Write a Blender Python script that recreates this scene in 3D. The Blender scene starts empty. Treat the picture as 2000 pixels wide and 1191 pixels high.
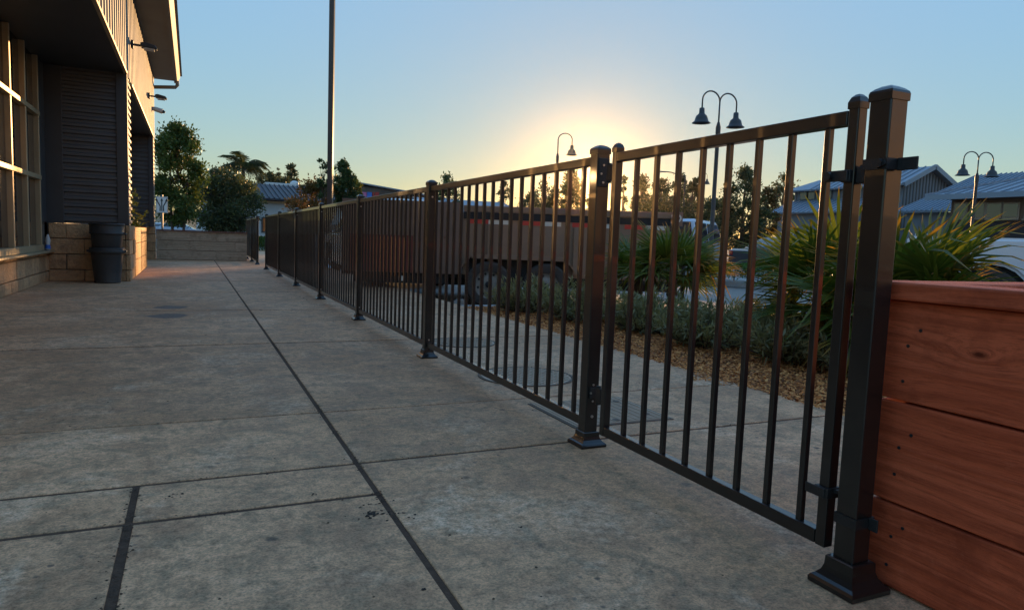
import bpy, bmesh, math, random
import numpy as np
from mathutils import Vector, Matrix

R = math.radians
C = bpy.context.scene.collection
SC = bpy.context.scene

# ------------------------------------------------------------------ camera
FPX, PITCH, ROLL, YAW, CAMZ = 1349.72, R(5.299), R(2.096), R(24.906), 0.739
IW, IH = 2000, 1191
_F = np.array([math.sin(YAW)*math.cos(PITCH), math.cos(YAW)*math.cos(PITCH), -math.sin(PITCH)])
_R = np.array([math.cos(YAW), -math.sin(YAW), 0.0])
_U = np.cross(_R, _F)
_R, _U = math.cos(ROLL)*_R + math.sin(ROLL)*_U, -math.sin(ROLL)*_R + math.cos(ROLL)*_U
cam_d = bpy.data.cameras.new('camera')
cam = bpy.data.objects.new('camera', cam_d)
C.objects.link(cam)
cam.matrix_world = Matrix(((_R[0], _U[0], -_F[0], 0), (_R[1], _U[1], -_F[1], 0), (_R[2], _U[2], -_F[2], CAMZ), (0, 0, 0, 1)))
cam_d.sensor_fit = 'HORIZONTAL'
cam_d.sensor_width = 36
cam_d.lens = FPX/IW*36
cam_d.clip_start = 0.02
cam_d.clip_end = 6000
SC.camera = cam

# ------------------------------------------------------------------ light
SUN_AZ, SUN_EL = R(30.8), R(5.4)
w = bpy.data.worlds.new('World')
SC.world = w
w.use_nodes = True
nt = w.node_tree
sky = nt.nodes.new('ShaderNodeTexSky')
sky.sky_type = 'NISHITA'
sky.sun_disc = False
sky.sun_elevation = SUN_EL
sky.sun_rotation = SUN_AZ
sky.altitude = 0
sky.air_density = 1.0
sky.dust_density = 0.14
sky.ozone_density = 2.3
nt.nodes['Background'].inputs[1].default_value = 0.05
# a hazy evening sky is far more even than a clear-air model: radiance is rolled off by its own brightness, everywhere alike
bw = nt.nodes.new('ShaderNodeRGBToBW'); nt.links.new(sky.outputs[0], bw.inputs[0])
ad = nt.nodes.new('ShaderNodeMath'); ad.operation = 'ADD'; ad.inputs[1].default_value = 14.0
nt.links.new(bw.outputs[0], ad.inputs[0])
p1 = nt.nodes.new('ShaderNodeMath'); p1.operation = 'POWER'; p1.inputs[1].default_value = 1.25
nt.links.new(ad.outputs[0], p1.inputs[0])
pw = nt.nodes.new('ShaderNodeMath'); pw.operation = 'DIVIDE'
nt.links.new(p1.outputs[0], pw.inputs[0]); nt.links.new(bw.outputs[0], pw.inputs[1])
vm = nt.nodes.new('ShaderNodeVectorMath'); vm.operation = 'SCALE'
nt.links.new(sky.outputs[0], vm.inputs[0]); nt.links.new(pw.outputs[0], vm.inputs['Scale'])
vs = nt.nodes.new('ShaderNodeVectorMath'); vs.operation = 'SCALE'; vs.inputs['Scale'].default_value = 0.235
nt.links.new(vm.outputs[0], vs.inputs[0])
nt.links.new(vs.outputs[0], nt.nodes['Background'].inputs[0])
sun_d = bpy.data.lights.new('sun', 'SUN')
sun_d.energy = 5.0
sun_d.angle = R(0.6)
sun_d.color = (1.0, 0.56, 0.23)
sun = bpy.data.objects.new('sun', sun_d)
C.objects.link(sun)
sdir = Vector((math.sin(SUN_AZ)*math.cos(SUN_EL), math.cos(SUN_AZ)*math.cos(SUN_EL), math.sin(SUN_EL)))
sun.rotation_euler = sdir.to_track_quat('Z', 'Y').to_euler()
SC.view_settings.view_transform = 'Standard'
SC.view_settings.look = 'None'
SC.view_settings.gamma = 1
SC.view_settings.exposure = 0.40
SC.cycles.use_denoising = True
SC.cycles.max_bounces = 8
SC.cycles.caustics_reflective = False
SC.cycles.caustics_refractive = False
SC.cycles.sample_clamp_indirect = 6

# ------------------------------------------------------------------ pixel helpers (direction only; distance comes from what a thing stands on)
GZ = -0.22
def ray(px, py):
    return _F + _R*(px-IW/2)/FPX - _U*(py-IH/2)/FPX
def at(px, py, depth):
    d = ray(px, py)*depth
    return Vector((d[0], d[1], d[2]+CAMZ))
def onX(px, py, X):
    d = ray(px, py); t = X/d[0]
    return Vector((X, d[1]*t, CAMZ+d[2]*t))
def onY(px, py, Y):
    d = ray(px, py); t = Y/d[1]
    return Vector((d[0]*t, Y, CAMZ+d[2]*t))
def gnd(px, py, z=0.0):
    d = ray(px, py); t = (z-CAMZ)/d[2]
    return Vector((d[0]*t, d[1]*t, z))

# ------------------------------------------------------------------ mesh helpers
class MB:
    def __init__(s): s.v = []; s.f = []
    def box(s, x0, x1, y0, y1, z0, z1):
        n = len(s.v)
        s.v += [(x0,y0,z0),(x1,y0,z0),(x1,y1,z0),(x0,y1,z0),(x0,y0,z1),(x1,y0,z1),(x1,y1,z1),(x0,y1,z1)]
        s.f += [tuple(n+i for i in q) for q in ((0,3,2,1),(4,5,6,7),(0,1,5,4),(1,2,6,5),(2,3,7,6),(3,0,4,7))]
        return s
    def bar(s, a, b, wx, wz, up=(0,0,1)):
        a = Vector(a); b = Vector(b); d = (b-a).normalized(); u = Vector(up)
        if abs(d.dot(u)) > .98: u = Vector((0,1,0))
        x = d.cross(u).normalized(); z = x.cross(d)
        n = len(s.v)
        for p in (a, b):
            for i, j in ((-1,-1),(1,-1),(1,1),(-1,1)):
                s.v.append(tuple(p + x*(i*wx/2) + z*(j*wz/2)))
        s.f += [tuple(n+i for i in q) for q in ((0,1,2,3),(7,6,5,4),(0,4,5,1),(1,5,6,2),(2,6,7,3),(3,7,4,0))]
        return s
    def tube(s, pts, rad, n=8, cap=True):
        pts = [Vector(p) for p in pts]
        if not hasattr(rad, '__len__'): rad = [rad]*len(pts)
        base = len(s.v)
        ref = Vector((0.13, 0.31, 0.94))
        for i, p in enumerate(pts):
            d = (pts[min(i+1, len(pts)-1)] - pts[max(i-1, 0)]).normalized()
            x = d.cross(ref)
            if x.length < .05: x = d.cross(Vector((1,0,0)))
            x.normalize(); y = d.cross(x)
            for k in range(n):
                a = 2*math.pi*k/n
                s.v.append(tuple(p + x*(math.cos(a)*rad[i]) + y*(math.sin(a)*rad[i])))
        for i in range(len(pts)-1):
            for k in range(n):
                a = base+i*n+k; b = base+i*n+(k+1) % n
                s.f.append((a, b, b+n, a+n))
        if cap:
            s.f.append(tuple(base+k for k in range(n))[::-1])
            s.f.append(tuple(base+(len(pts)-1)*n+k for k in range(n)))
        return s
    def lathe(s, prof, n=24, c=(0,0,0), axis='z', square=False, sx=1, sy=1, close=True):
        base = len(s.v)
        for (r, z) in prof:
            for k in range(n):
                a = 2*math.pi*k/n + (math.pi/4 if square else 0)
                rr = r*(math.sqrt(2) if square else 1)
                p = (rr*math.cos(a)*sx, rr*math.sin(a)*sy, z)
                if axis == 'y': p = (p[0], p[2], p[1])
                s.v.append((p[0]+c[0], p[1]+c[1], p[2]+c[2]))
        for i in range(len(prof)-1):
            for k in range(n):
                a = base+i*n+k; b = base+i*n+(k+1) % n
                s.f.append((a, b, b+n, a+n))
        if close:
            s.f.append(tuple(base+k for k in range(n))[::-1])
            s.f.append(tuple(base+(len(prof)-1)*n+k for k in range(n)))
        return s
    def poly(s, pts): # single n-gon
        n = len(s.v); s.v += [tuple(p) for p in pts]; s.f.append(tuple(range(n, n+len(pts)))); return s
    def prism(s, pts, ext): # n-gon extruded by a vector
        n = len(s.v); m = len(pts); e = Vector(ext)
        s.v += [tuple(Vector(p)) for p in pts] + [tuple(Vector(p)+e) for p in pts]
        s.f.append(tuple(range(n, n+m))); s.f.append(tuple(range(n+2*m-1, n+m-1, -1)))
        for i in range(m):
            j = (i+1) % m; s.f.append((n+i, n+m+i, n+m+j, n+j))
        return s
    def shift(s, o):
        s.v = [(p[0]+o[0], p[1]+o[1], p[2]+o[2]) for p in s.v]; return s

def mesh_of(name, mb, mat, bevel=0, seg=2, smooth=False):
    me = bpy.data.meshes.new(name)
    me.from_pydata(mb.v, [], mb.f)
    bm = bmesh.new(); bm.from_mesh(me)
    bmesh.ops.recalc_face_normals(bm, faces=bm.faces)
    if bevel:
        bmesh.ops.bevel(bm, geom=list(bm.edges), offset=bevel, segments=seg, affect='EDGES', profile=.5, clamp_overlap=True)
    bm.to_mesh(me); bm.free()
    if smooth is True:
        me.polygons.foreach_set('use_smooth', [True]*len(me.polygons))
    elif smooth:
        me.polygons.foreach_set('use_smooth', [True]*len(me.polygons))
        me.set_sharp_from_angle(angle=R(smooth))
    if mat is not None: me.materials.append(mat)
    return me
def link(name, me, parent=None, loc=None, rot=None):
    o = bpy.data.objects.new(name, me); C.objects.link(o)
    if parent is not None: o.parent = parent
    if loc is not None: o.location = loc
    if rot is not None: o.rotation_euler = rot
    return o
def part(name, mb, mat, parent=None, bevel=0, smooth=False, seg=2, loc=None, label=None):
    o = link(name, mesh_of(name, mb, mat, bevel, seg, smooth), parent, loc)
    if label: o['label'] = label
    return o
def wpart(name, mb, mat, parent, **k):   # coordinates given in the world; parent is not rotated
    off = Vector((0,0,0)); p = parent
    while p is not None: off += p.location; p = p.parent
    mb.shift(-off)
    return part(name, mb, mat, parent, **k)
def tag(o, label, cat, group=None, kind=None):
    if label: o['label'] = label
    if cat: o['category'] = cat
    if group: o['group'] = group
    if kind: o['kind'] = kind
    return o
def thing(name, label, cat, loc=(0,0,0), rz=0, group=None):
    o = bpy.data.objects.new(name, None); C.objects.link(o)
    o.location = loc; o.rotation_euler = (0, 0, rz); o.empty_display_size = .1
    return tag(o, label, cat, group)
def struct(name, mb, mat, **k):
    o = part(name, mb, mat, **k); o['kind'] = 'structure'; return o

# ------------------------------------------------------------------ materials
def newmat(name):
    m = bpy.data.materials.new(name); m.use_nodes = True
    nt = m.node_tree; b = nt.nodes['Principled BSDF']
    return m, nt, b
def nd(nt, t, **k):
    n = nt.nodes.new(t)
    for a, v in k.items():
        if isinstance(a, str) and a.startswith('i_'): n.inputs[a[2:].replace('_', ' ')].default_value = v
        else: setattr(n, a, v)
    return n
def noise(nt, vec, scale, detail=5, rough=.55, dist=0):
    n = nt.nodes.new('ShaderNodeTexNoise')
    n.inputs['Scale'].default_value = scale; n.inputs['Detail'].default_value = detail
    n.inputs['Roughness'].default_value = rough; n.inputs['Distortion'].default_value = dist
    if vec is not None: nt.links.new(vec, n.inputs['Vector'])
    return n.outputs['Fac']
def ramp(nt, fac, stops):
    r = nt.nodes.new('ShaderNodeValToRGB')
    els = r.color_ramp.elements
    while len(els) < len(stops): els.new(.5)
    for e, (p, c) in zip(els, stops):
        e.position = p; e.color = (c, c, c, 1) if not hasattr(c, '__len__') else (*c, 1)
    nt.links.new(fac, r.inputs[0])
    return r.outputs[0]
def mixc(nt, fac, a, b, mode='MIX'):
    n = nt.nodes.new('ShaderNodeMix'); n.data_type = 'RGBA'; n.blend_type = mode
    for sock, v in ((n.inputs[0], fac), (n.inputs[6], a), (n.inputs[7], b)):
        if isinstance(v, bpy.types.NodeSocket): nt.links.new(v, sock)
        elif hasattr(v, '__len__'): sock.default_value = (*v, 1)
        else: sock.default_value = v
    return n.outputs[2]
def mth(nt, op, a, b=None, c=None, clamp=False):
    n = nt.nodes.new('ShaderNodeMath'); n.operation = op; n.use_clamp = clamp
    for i, v in enumerate((a, b, c)):
        if v is None: continue
        if isinstance(v, bpy.types.NodeSocket): nt.links.new(v, n.inputs[i])
        else: n.inputs[i].default_value = v
    return n.outputs[0]
def coords(nt, kind='Object', scale=(1,1,1), rand=False):
    tc = nt.nodes.new('ShaderNodeTexCoord')
    if kind == 'World':
        out = nt.nodes.new('ShaderNodeNewGeometry').outputs['Position']
    else: out = tc.outputs[kind]
    mp = nt.nodes.new('ShaderNodeMapping'); mp.inputs['Scale'].default_value = scale
    nt.links.new(out, mp.inputs['Vector'])
    if rand:
        oi = nt.nodes.new('ShaderNodeObjectInfo')
        cx = nt.nodes.new('ShaderNodeCombineXYZ')
        for i, k in enumerate((37.0, 53.0, 71.0)):
            nt.links.new(mth(nt, 'MULTIPLY', oi.outputs['Random'], k), cx.inputs[i])
        nt.links.new(cx.outputs[0], mp.inputs['Location'])
    return mp.outputs[0]
def bumpn(nt, b, h, strength, dist=.01):
    n = nt.nodes.new('ShaderNodeBump'); n.inputs['Strength'].default_value = strength
    n.inputs['Distance'].default_value = dist
    nt.links.new(h, n.inputs['Height']); nt.links.new(n.outputs[0], b.inputs['Normal'])
def mat(name, c1, c2=None, scale=4, rough=.6, metal=0, spec=.5, bump=0, bscale=60, coat=0, stretch=(1,1,1), rand=.0, world=False, dirt=None, rough2=None, bdist=.01):
    m, nt, b = newmat(name)
    v = coords(nt, 'World' if world else 'Object', stretch, rand > 0)
    c2 = c2 or tuple(x*.7 for x in c1)
    f = ramp(nt, noise(nt, v, scale, 7, .62), [(.3, 0.0), (.7, 1.0)])
    col = mixc(nt, f, c1, c2)
    if dirt:
        f2 = ramp(nt, noise(nt, v, scale*.35, 6, .7), [(.5, 0.0), (.72, .8)])
        col = mixc(nt, f2, col, dirt)
    if rand:
        oi = nt.nodes.new('ShaderNodeObjectInfo')
        h = nt.nodes.new('ShaderNodeHueSaturation')
        nt.links.new(mth(nt, 'MULTIPLY_ADD', oi.outputs['Random'], 2*rand, 1-rand), h.inputs['Value'])
        nt.links.new(col, h.inputs['Color']); col = h.outputs[0]
    nt.links.new(col, b.inputs['Base Color'])
    b.inputs['Roughness'].default_value = rough
    if rough2 is not None:
        rr = mth(nt, 'MULTIPLY_ADD', noise(nt, v, scale*2.3, 5), (rough2-rough)*1.6, rough-(rough2-rough)*.3, clamp=True)
        nt.links.new(rr, b.inputs['Roughness'])
    b.inputs['Metallic'].default_value = metal
    b.inputs['Specular IOR Level'].default_value = spec
    b.inputs['Coat Weight'].default_value = coat
    if bump: bumpn(nt, b, noise(nt, v, bscale, 6, .6), bump, bdist)
    return m
def leafmat(name, ca, cb, cc=None, trans=.35, rough=.5, spec=.35):
    m, nt, b = newmat(name)
    g = nt.nodes.new('ShaderNodeNewGeometry')
    stops = [(0.0, ca), (.6, cb), (1.0, cc or cb)]
    col = ramp(nt, g.outputs['Random Per Island'], stops)
    big = noise(nt, coords(nt, 'Object'), 1.7, 3)
    col = mixc(nt, 1.0, col, ramp(nt, big, [(.3, .72), (.7, 1.18)]), 'MULTIPLY')
    nt.links.new(col, b.inputs['Base Color'])
    b.inputs['Roughness'].default_value = rough; b.inputs['Specular IOR Level'].default_value = spec
    t = nt.nodes.new('ShaderNodeBsdfTranslucent')
    nt.links.new(mixc(nt, 1.0, col, (1.25, 1.2, .6), 'MULTIPLY'), t.inputs['Color'])
    mx = nt.nodes.new('ShaderNodeMixShader'); mx.inputs[0].default_value = trans
    nt.links.new(b.outputs[0], mx.inputs[1]); nt.links.new(t.outputs[0], mx.inputs[2])
    nt.links.new(mx.outputs[0], nt.nodes['Material Output'].inputs[0])
    return m

def concrete_mat():
    m, nt, b = newmat('patio_concrete')
    v = coords(nt, 'World')
    big = noise(nt, v, .8, 6, .62, .6)
    med = noise(nt, v, 4.5, 9, .72, .3)
    fine = noise(nt, v, 42, 7, .75)
    col = mixc(nt, ramp(nt, big, [(.38, 0.0), (.60, 1.0)]), (.60, .312, .158), (.78, .43, .235))
    col = mixc(nt, ramp(nt, med, [(.36, .85), (.55, 0.0)]), col, (.40, .21, .11))
    col = mixc(nt, ramp(nt, noise(nt, v, 11, 8, .75, .5), [(.38, .75), (.52, 0.0)]), col, (.30, .195, .11))
    wh = mth(nt, 'MULTIPLY', ramp(nt, noise(nt, v, 1.9, 7, .68, .8), [(.53, 0.0), (.66, .85)]), ramp(nt, noise(nt, v, 21, 8, .78), [(.42, .05), (.6, .75)]))
    col = mixc(nt, wh, col, (.86, .60, .40))
    col = mixc(nt, ramp(nt, noise(nt, v, 1.15, 7, .66, .5), [(.56, 0.0), (.74, .5)]), col, (.28, .165, .10))
    # grime spots, gum and drips with shapes of their own
    for (sc_, th, gate, dk, off) in ((6.5, .055, .50, (.10, .072, .052), 0), (19.0, .10, .50, (.15, .11, .08), 7.3), (3.1, .035, .49, (.16, .115, .08), 3.1)):
        mp = nt.nodes.new('ShaderNodeMapping'); mp.inputs['Location'].default_value = (off, off*.7, 0); nt.links.new(v, mp.inputs[0])
        sv = nt.nodes.new('ShaderNodeTexVoronoi'); sv.inputs['Scale'].default_value = sc_
        nt.links.new(mp.outputs[0], sv.inputs['Vector'])
        wob = mth(nt, 'MULTIPLY_ADD', noise(nt, mp.outputs[0], sc_*9, 5, .7), .16, mth(nt, 'SUBTRACT', sv.outputs['Distance'], .08))
        sp = mth(nt, 'MULTIPLY', ramp(nt, wob, [(th, .8), (th+.06, 0.0)]), ramp(nt, noise(nt, mp.outputs[0], 1.7, 3), [(gate, 0.0), (gate+.09, 1.0)]))
        col = mixc(nt, sp, col, dk)
    sep = nt.nodes.new('ShaderNodeSeparateXYZ'); nt.links.new(v, sep.inputs[0])
    for (sx, sy, rx, ry) in ((-.19, 7.2, .165, .17), (-.185, 6.5, .165, .19)):
        dx = mth(nt, 'DIVIDE', mth(nt, 'SUBTRACT', sep.outputs[0], sx), rx)
        dy = mth(nt, 'DIVIDE', mth(nt, 'SUBTRACT', sep.outputs[1], sy), ry)
        dd = mth(nt, 'SQRT', mth(nt, 'ADD', mth(nt, 'MULTIPLY', dx, dx), mth(nt, 'MULTIPLY', dy, dy)))
        dd = mth(nt, 'ADD', dd, mth(nt, 'MULTIPLY_ADD', med, 1.1, -.55))
        col = mixc(nt, ramp(nt, dd, [(.82, .8), (1.0, 0.0)]), col, (.11, .10, .095))
    col = mixc(nt, 1.0, col, ramp(nt, fine, [(.30, .50), (.5, 1.0), (.70, 1.28)]), 'MULTIPLY')
    col = mixc(nt, 1.0, col, ramp(nt, noise(nt, v, 150, 4, .7), [(.34, .60), (.5, 1.0), (.68, 1.25)]), 'MULTIPLY')
    oi = nt.nodes.new('ShaderNodeObjectInfo')
    h = nt.nodes.new('ShaderNodeHueSaturation')
    nt.links.new(mth(nt, 'MULTIPLY_ADD', oi.outputs['Random'], .22, .90), h.inputs['Value'])
    nt.links.new(col, h.inputs['Color'])
    nt.links.new(h.outputs[0], b.inputs['Base Color'])
    nt.links.new(ramp(nt, med, [(.3, .55), (.7, .8)]), b.inputs['Roughness'])
    b.inputs['Specular IOR Level'].default_value = .35
    hh = mth(nt, 'ADD', mth(nt, 'MULTIPLY', fine, .5), mth(nt, 'MULTIPLY', noise(nt, v, 190, 4, .7), .5))
    bumpn(nt, b, hh, .8, .005)
    return m

def wood_mat(name, ca, cb, cdark, axis='y', rough=.6, ring=9.0):
    m, nt, b = newmat(name)
    ai = 'xyz'.index(axis)
    s = tuple(.35 if i == ai else 7.0 for i in range(3))
    v0 = coords(nt, 'Object', (1, 1, 1), True)
    # knots: sparse cells stretched a little along the board; grain bends round them
    s2 = tuple(2.6 if i == ai else 6.5 for i in range(3))
    mp = nt.nodes.new('ShaderNodeMapping'); mp.inputs['Scale'].default_value = s2; nt.links.new(v0, mp.inputs[0])
    vo = nt.nodes.new('ShaderNodeTexVoronoi'); vo.inputs['Scale'].default_value = 1.0; nt.links.new(mp.outputs[0], vo.inputs['Vector'])
    kd_ = vo.outputs['Distance']
    v = coords(nt, 'Object', s, True)
    bend = nt.nodes.new('ShaderNodeVectorMath'); bend.operation = 'ADD'
    cx = nt.nodes.new('ShaderNodeCombineXYZ')
    push = mth(nt, 'DIVIDE', .05, mth(nt, 'ADD', kd_, .10))
    for i in range(3):
        if i != ai: nt.links.new(push, cx.inputs[i])
    nt.links.new(v, bend.inputs[0]); nt.links.new(cx.outputs[0], bend.inputs[1])
    vb = bend.outputs[0]
    big = noise(nt, vb, .8, 3, .5, .5)
    w_ = nt.nodes.new('ShaderNodeTexWave'); w_.wave_type = 'BANDS'; w_.bands_direction = 'Z'; w_.wave_profile = 'SIN'
    w_.inputs['Scale'].default_value = ring/7; w_.inputs['Distortion'].default_value = 9
    w_.inputs['Detail'].default_value = 5; w_.inputs['Detail Scale'].default_value = 1.3
    nt.links.new(vb, w_.inputs['Vector'])
    fib = noise(nt, vb, 22, 8, .78)
    col = mixc(nt, ramp(nt, big, [(.36, 0.0), (.64, 1.0)]), ca, cb)
    col = mixc(nt, ramp(nt, w_.outputs['Fac'], [(.45, 0.0), (.98, .34)]), col, cdark)
    col = mixc(nt, ramp(nt, fib, [(.36, .62), (.54, 0.0)]), col, cdark)
    kn = ramp(nt, mth(nt, 'MULTIPLY_ADD', fib, .06, kd_), [(.055, .92), (.10, 0.0)])
    col = mixc(nt, kn, col, tuple(x*.35 for x in cdark))
    st = ramp(nt, noise(nt, v0, 3.2, 7, .72), [(.5, 0.0), (.68, .6)])
    col = mixc(nt, st, col, tuple(x*.8 for x in cdark))
    lt = ramp(nt, noise(nt, v0, 26, 5, .7), [(.60, 0.0), (.75, .16)])
    col = mixc(nt, lt, col, tuple(min(1, x*1.5+.06) for x in ca))
    nt.links.new(col, b.inputs['Base Color'])
    b.inputs['Roughness'].default_value = rough; b.inputs['Specular IOR Level'].default_value = .15
    bumpn(nt, b, mth(nt, 'ADD', fib, mth(nt, 'MULTIPLY', w_.outputs['Fac'], .6)), .6, .004)
    return m

M = {}
M['concrete'] = concrete_mat()
M['joint'] = mat('joint_dirt', (.075, .040, .023), (.13, .072, .042), scale=30, rough=.95, bump=.8, bscale=150)
M['kerb'] = mat('kerb_concrete', (.42, .41, .39), (.30, .29, .275), scale=3, rough=.85, bump=.3, bscale=90, dirt=(.2, .18, .16))
M['asphalt'] = mat('lot_asphalt', (.20, .18, .16), (.26, .235, .205), scale=.35, rough=.85, bump=.5, bscale=120, world=True, dirt=(.15, .135, .12))
M['black'] = mat('black_powder_coat', (.0085, .0078, .0076), (.013, .0115, .0105), scale=14, rough=.26, rough2=.38, spec=.5, coat=.42, bump=.06, bscale=160, rand=.12, bdist=.003)
M['black_hw'] = mat('black_hardware', (.012, .012, .013), (.02, .02, .02), scale=30, rough=.5, bump=.2, bscale=220)
M['bolt'] = mat('galvanised_bolt', (.62, .60, .57), (.45, .44, .42), scale=50, rough=.35, metal=.9)
M['redwood'] = wood_mat('redwood', (.74, .155, .066), (.60, .112, .045), (.28, .046, .019), 'y', .55)
M['cedar'] = wood_mat('tan_cedar', (.66, .29, .07), (.56, .23, .05), (.33, .13, .03), 'y', .6)
M['greywood'] = wood_mat('weathered_wood', (.72, .55, .40), (.58, .43, .30), (.27, .17, .105), 'x', .75)
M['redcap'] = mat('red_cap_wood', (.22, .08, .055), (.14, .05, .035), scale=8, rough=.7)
M['block'] = mat('split_face_block', (.66, .39, .20), (.50, .285, .145), scale=18, rough=.92, bump=1.0, bscale=34, rand=.16, bdist=.02, dirt=(.26, .16, .095))
M['mortar'] = mat('mortar', (.20, .17, .145), (.14, .12, .10), scale=20, rough=.95, bump=.4)
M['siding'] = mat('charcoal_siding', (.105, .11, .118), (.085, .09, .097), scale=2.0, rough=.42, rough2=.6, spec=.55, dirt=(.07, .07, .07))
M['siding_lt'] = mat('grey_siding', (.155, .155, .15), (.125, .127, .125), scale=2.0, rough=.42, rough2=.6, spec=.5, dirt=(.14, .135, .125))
M['trim'] = mat('charcoal_trim', (.062, .067, .074), (.05, .054, .06), scale=3, rough=.45)
M['eave'] = mat('eave_tan', (.30, .25, .175), (.25, .205, .15), scale=2, rough=.6)
M['alu'] = mat('anodised_frame', (.55, .44, .28), (.47, .37, .23), scale=5, rough=.38, metal=.35)
M['interior'] = mat('dark_interior', (.035, .034, .033), (.02, .02, .02), scale=2, rough=.9)
M['plastic'] = mat('black_plastic', (.03, .032, .035), (.045, .046, .048), scale=6, rough=.48, rough2=.62, bump=.1, bscale=80, dirt=(.07, .065, .058))
M['rubber'] = mat('tyre_rubber', (.040, .033, .028), (.075, .060, .048), scale=8, rough=.85, bump=.3, bscale=60)
M['rim'] = mat('dirty_steel_rim', (.34, .31, .27), (.20, .175, .15), scale=12, rough=.6, metal=.3)
M['trailer'] = mat('brown_trailer_paint', (.28, .165, .10), (.22, .13, .08), scale=1.6, rough=.55, rough2=.75, dirt=(.32, .205, .135), bump=.1, bscale=25)
M['trailer_dk'] = mat('dark_brown_panel', (.22, .13, .09), (.165, .10, .07), scale=2.2, rough=.6, dirt=(.18, .13, .10))
M['trailer_red'] = mat('rust_red_panel', (.18, .045, .03), (.11, .032, .024), scale=5, rough=.7)
M['tape_red'] = mat('red_reflective_tape', (.62, .045, .025), (.5, .035, .02), scale=20, rough=.4)
M['tape_white'] = mat('white_reflective_tape', (.72, .66, .56), (.6, .55, .47), scale=20, rough=.4)
M['underbody'] = mat('underbody_black', (.014, .013, .013), (.03, .027, .024), scale=6, rough=.8)
M['lamp'] = mat('dark_bronze_lamp', (.04, .043, .046), (.03, .031, .033), scale=6, rough=.45, spec=.5)
M['pole'] = mat('bronze_pole', (.075, .058, .046), (.055, .043, .036), scale=3, rough=.5)
M['bulb'] = mat('frosted_lens', (.6, .58, .54), (.5, .48, .45), scale=5, rough=.3)
M['bark'] = mat('bark', (.12, .09, .065), (.06, .045, .035), scale=9, rough=.95, bump=.8, bscale=25, stretch=(1, 1, .3))
M['palm_trunk'] = mat('fibrous_palm_trunk', (.10, .07, .045), (.045, .032, .022), scale=14, rough=.95, bump=1, bscale=40)
M['soil'] = mat('bed_soil', (.17, .085, .035), (.25, .13, .05), scale=14, rough=.95, bump=1, bscale=60, world=True)
M['roof_blue'] = mat('blue_grey_metal_roof', (.235, .28, .335), (.20, .24, .295), scale=.5, rough=.38, rough2=.5, spec=.6)
M['roof_dark'] = mat('dark_tile_roof', (.05, .048, .06), (.038, .037, .046), scale=3, rough=.6)
M['batten'] = mat('grey_batten_wall', (.20, .205, .225), (.17, .175, .19), scale=2, rough=.8)
M['brownwood'] = mat('brown_wood_wall', (.20, .125, .08), (.145, .09, .06), scale=3, rough=.75, stretch=(1, 1, 8))
M['darkwall'] = mat('dark_brown_wall', (.045, .033, .032), (.03, .024, .024), scale=3, rough=.85)
M['white'] = mat('white_stucco', (.62, .63, .64), (.54, .55, .56), scale=2, rough=.9)
M['tanwall'] = mat('tan_stucco', (.58, .44, .29), (.52, .39, .25), scale=2, rough=.9)
M['frame_tan'] = mat('tan_window_frame', (.33, .23, .16), (.27, .19, .13), scale=5, rough=.6)
M['car_white'] = mat('white_car_paint', (.74, .75, .77), (.70, .71, .73), scale=1.5, rough=.25, coat=.6)
M['car_blue'] = mat('pale_blue_car_paint', (.42, .50, .60), (.38, .46, .56), scale=1.5, rough=.25, coat=.6)
M['car_dark'] = mat('dark_car_paint', (.014, .017, .025), (.018, .021, .03), scale=1.5, rough=.3, coat=.3)
M['car_silver'] = mat('silver_car_paint', (.45, .46, .47), (.4, .41, .42), scale=1.5, rough=.25, metal=.5, coat=.6)
M['chrome'] = mat('chrome_trim', (.6, .6, .6), (.5, .5, .5), scale=5, rough=.2, metal=1)
M['lens_red'] = mat('red_lens', (.35, .02, .015), (.3, .02, .015), rough=.2)
M['lens_clear'] = mat('clear_lens', (.7, .7, .68), (.6, .6, .6), rough=.15)
M['sign_white'] = mat('white_sign', (.70, .71, .70), (.62, .63, .62), scale=6, rough=.5)
M['sign_black'] = mat('black_sign_print', (.02, .02, .022), (.03, .03, .03), rough=.5)
M['sign_pink'] = mat('pink_sign', (.62, .18, .42), (.6, .16, .4), rough=.5)
M['sign_blue'] = mat('blue_sign', (.05, .20, .70), (.05, .18, .65), rough=.5)
M['sign_red'] = mat('red_sign', (.5, .04, .04), (.45, .04, .04), rough=.5)
M['iron'] = mat('cast_iron_cover', (.50, .37, .26), (.40, .295, .205), scale=12, rough=.6, metal=.25, dirt=(.55, .40, .27))
M['iron_dk'] = mat('dark_iron_frame', (.11, .08, .06), (.16, .12, .085), scale=12, rough=.8)
M['hill'] = mat('dry_hill', (.30, .20, .10), (.16, .13, .07), scale=.02, rough=1, world=True)
def glassmat(name, tint, rough=.03, spec=.9):
    m, nt, b = newmat(name)
    b.inputs['Base Color'].default_value = (*tint, 1)
    b.inputs['Roughness'].default_value = rough; b.inputs['Specular IOR Level'].default_value = spec
    v = coords(nt, 'Object')
    bumpn(nt, b, noise(nt, v, 1.2, 2), .03, .02)
    return m
M['glass'] = glassmat('tinted_window_glass', (.018, .020, .021))
M['glass_lt'] = glassmat('sky_reflecting_glass', (.05, .06, .065), .05, 1.0)
L = {}
L['pear'] = leafmat('pear_leaves', (.045, .085, .020), (.085, .125, .028), (.16, .18, .04))
L['olive'] = leafmat('dark_olive_leaves', (.045, .065, .034), (.075, .092, .044), (.14, .14, .05))
L['autumn'] = leafmat('autumn_leaves', (.16, .075, .022), (.08, .075, .025), (.22, .10, .03))
L['ygreen'] = leafmat('yellow_green_leaves', (.09, .11, .02), (.15, .15, .03), (.19, .17, .04))
L['green'] = leafmat('mid_green_leaves', (.035, .068, .026), (.055, .095, .035), (.085, .12, .045))
L['far'] = leafmat('distant_leaves', (.065, .078, .042), (.085, .10, .05), (.12, .12, .06))
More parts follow.
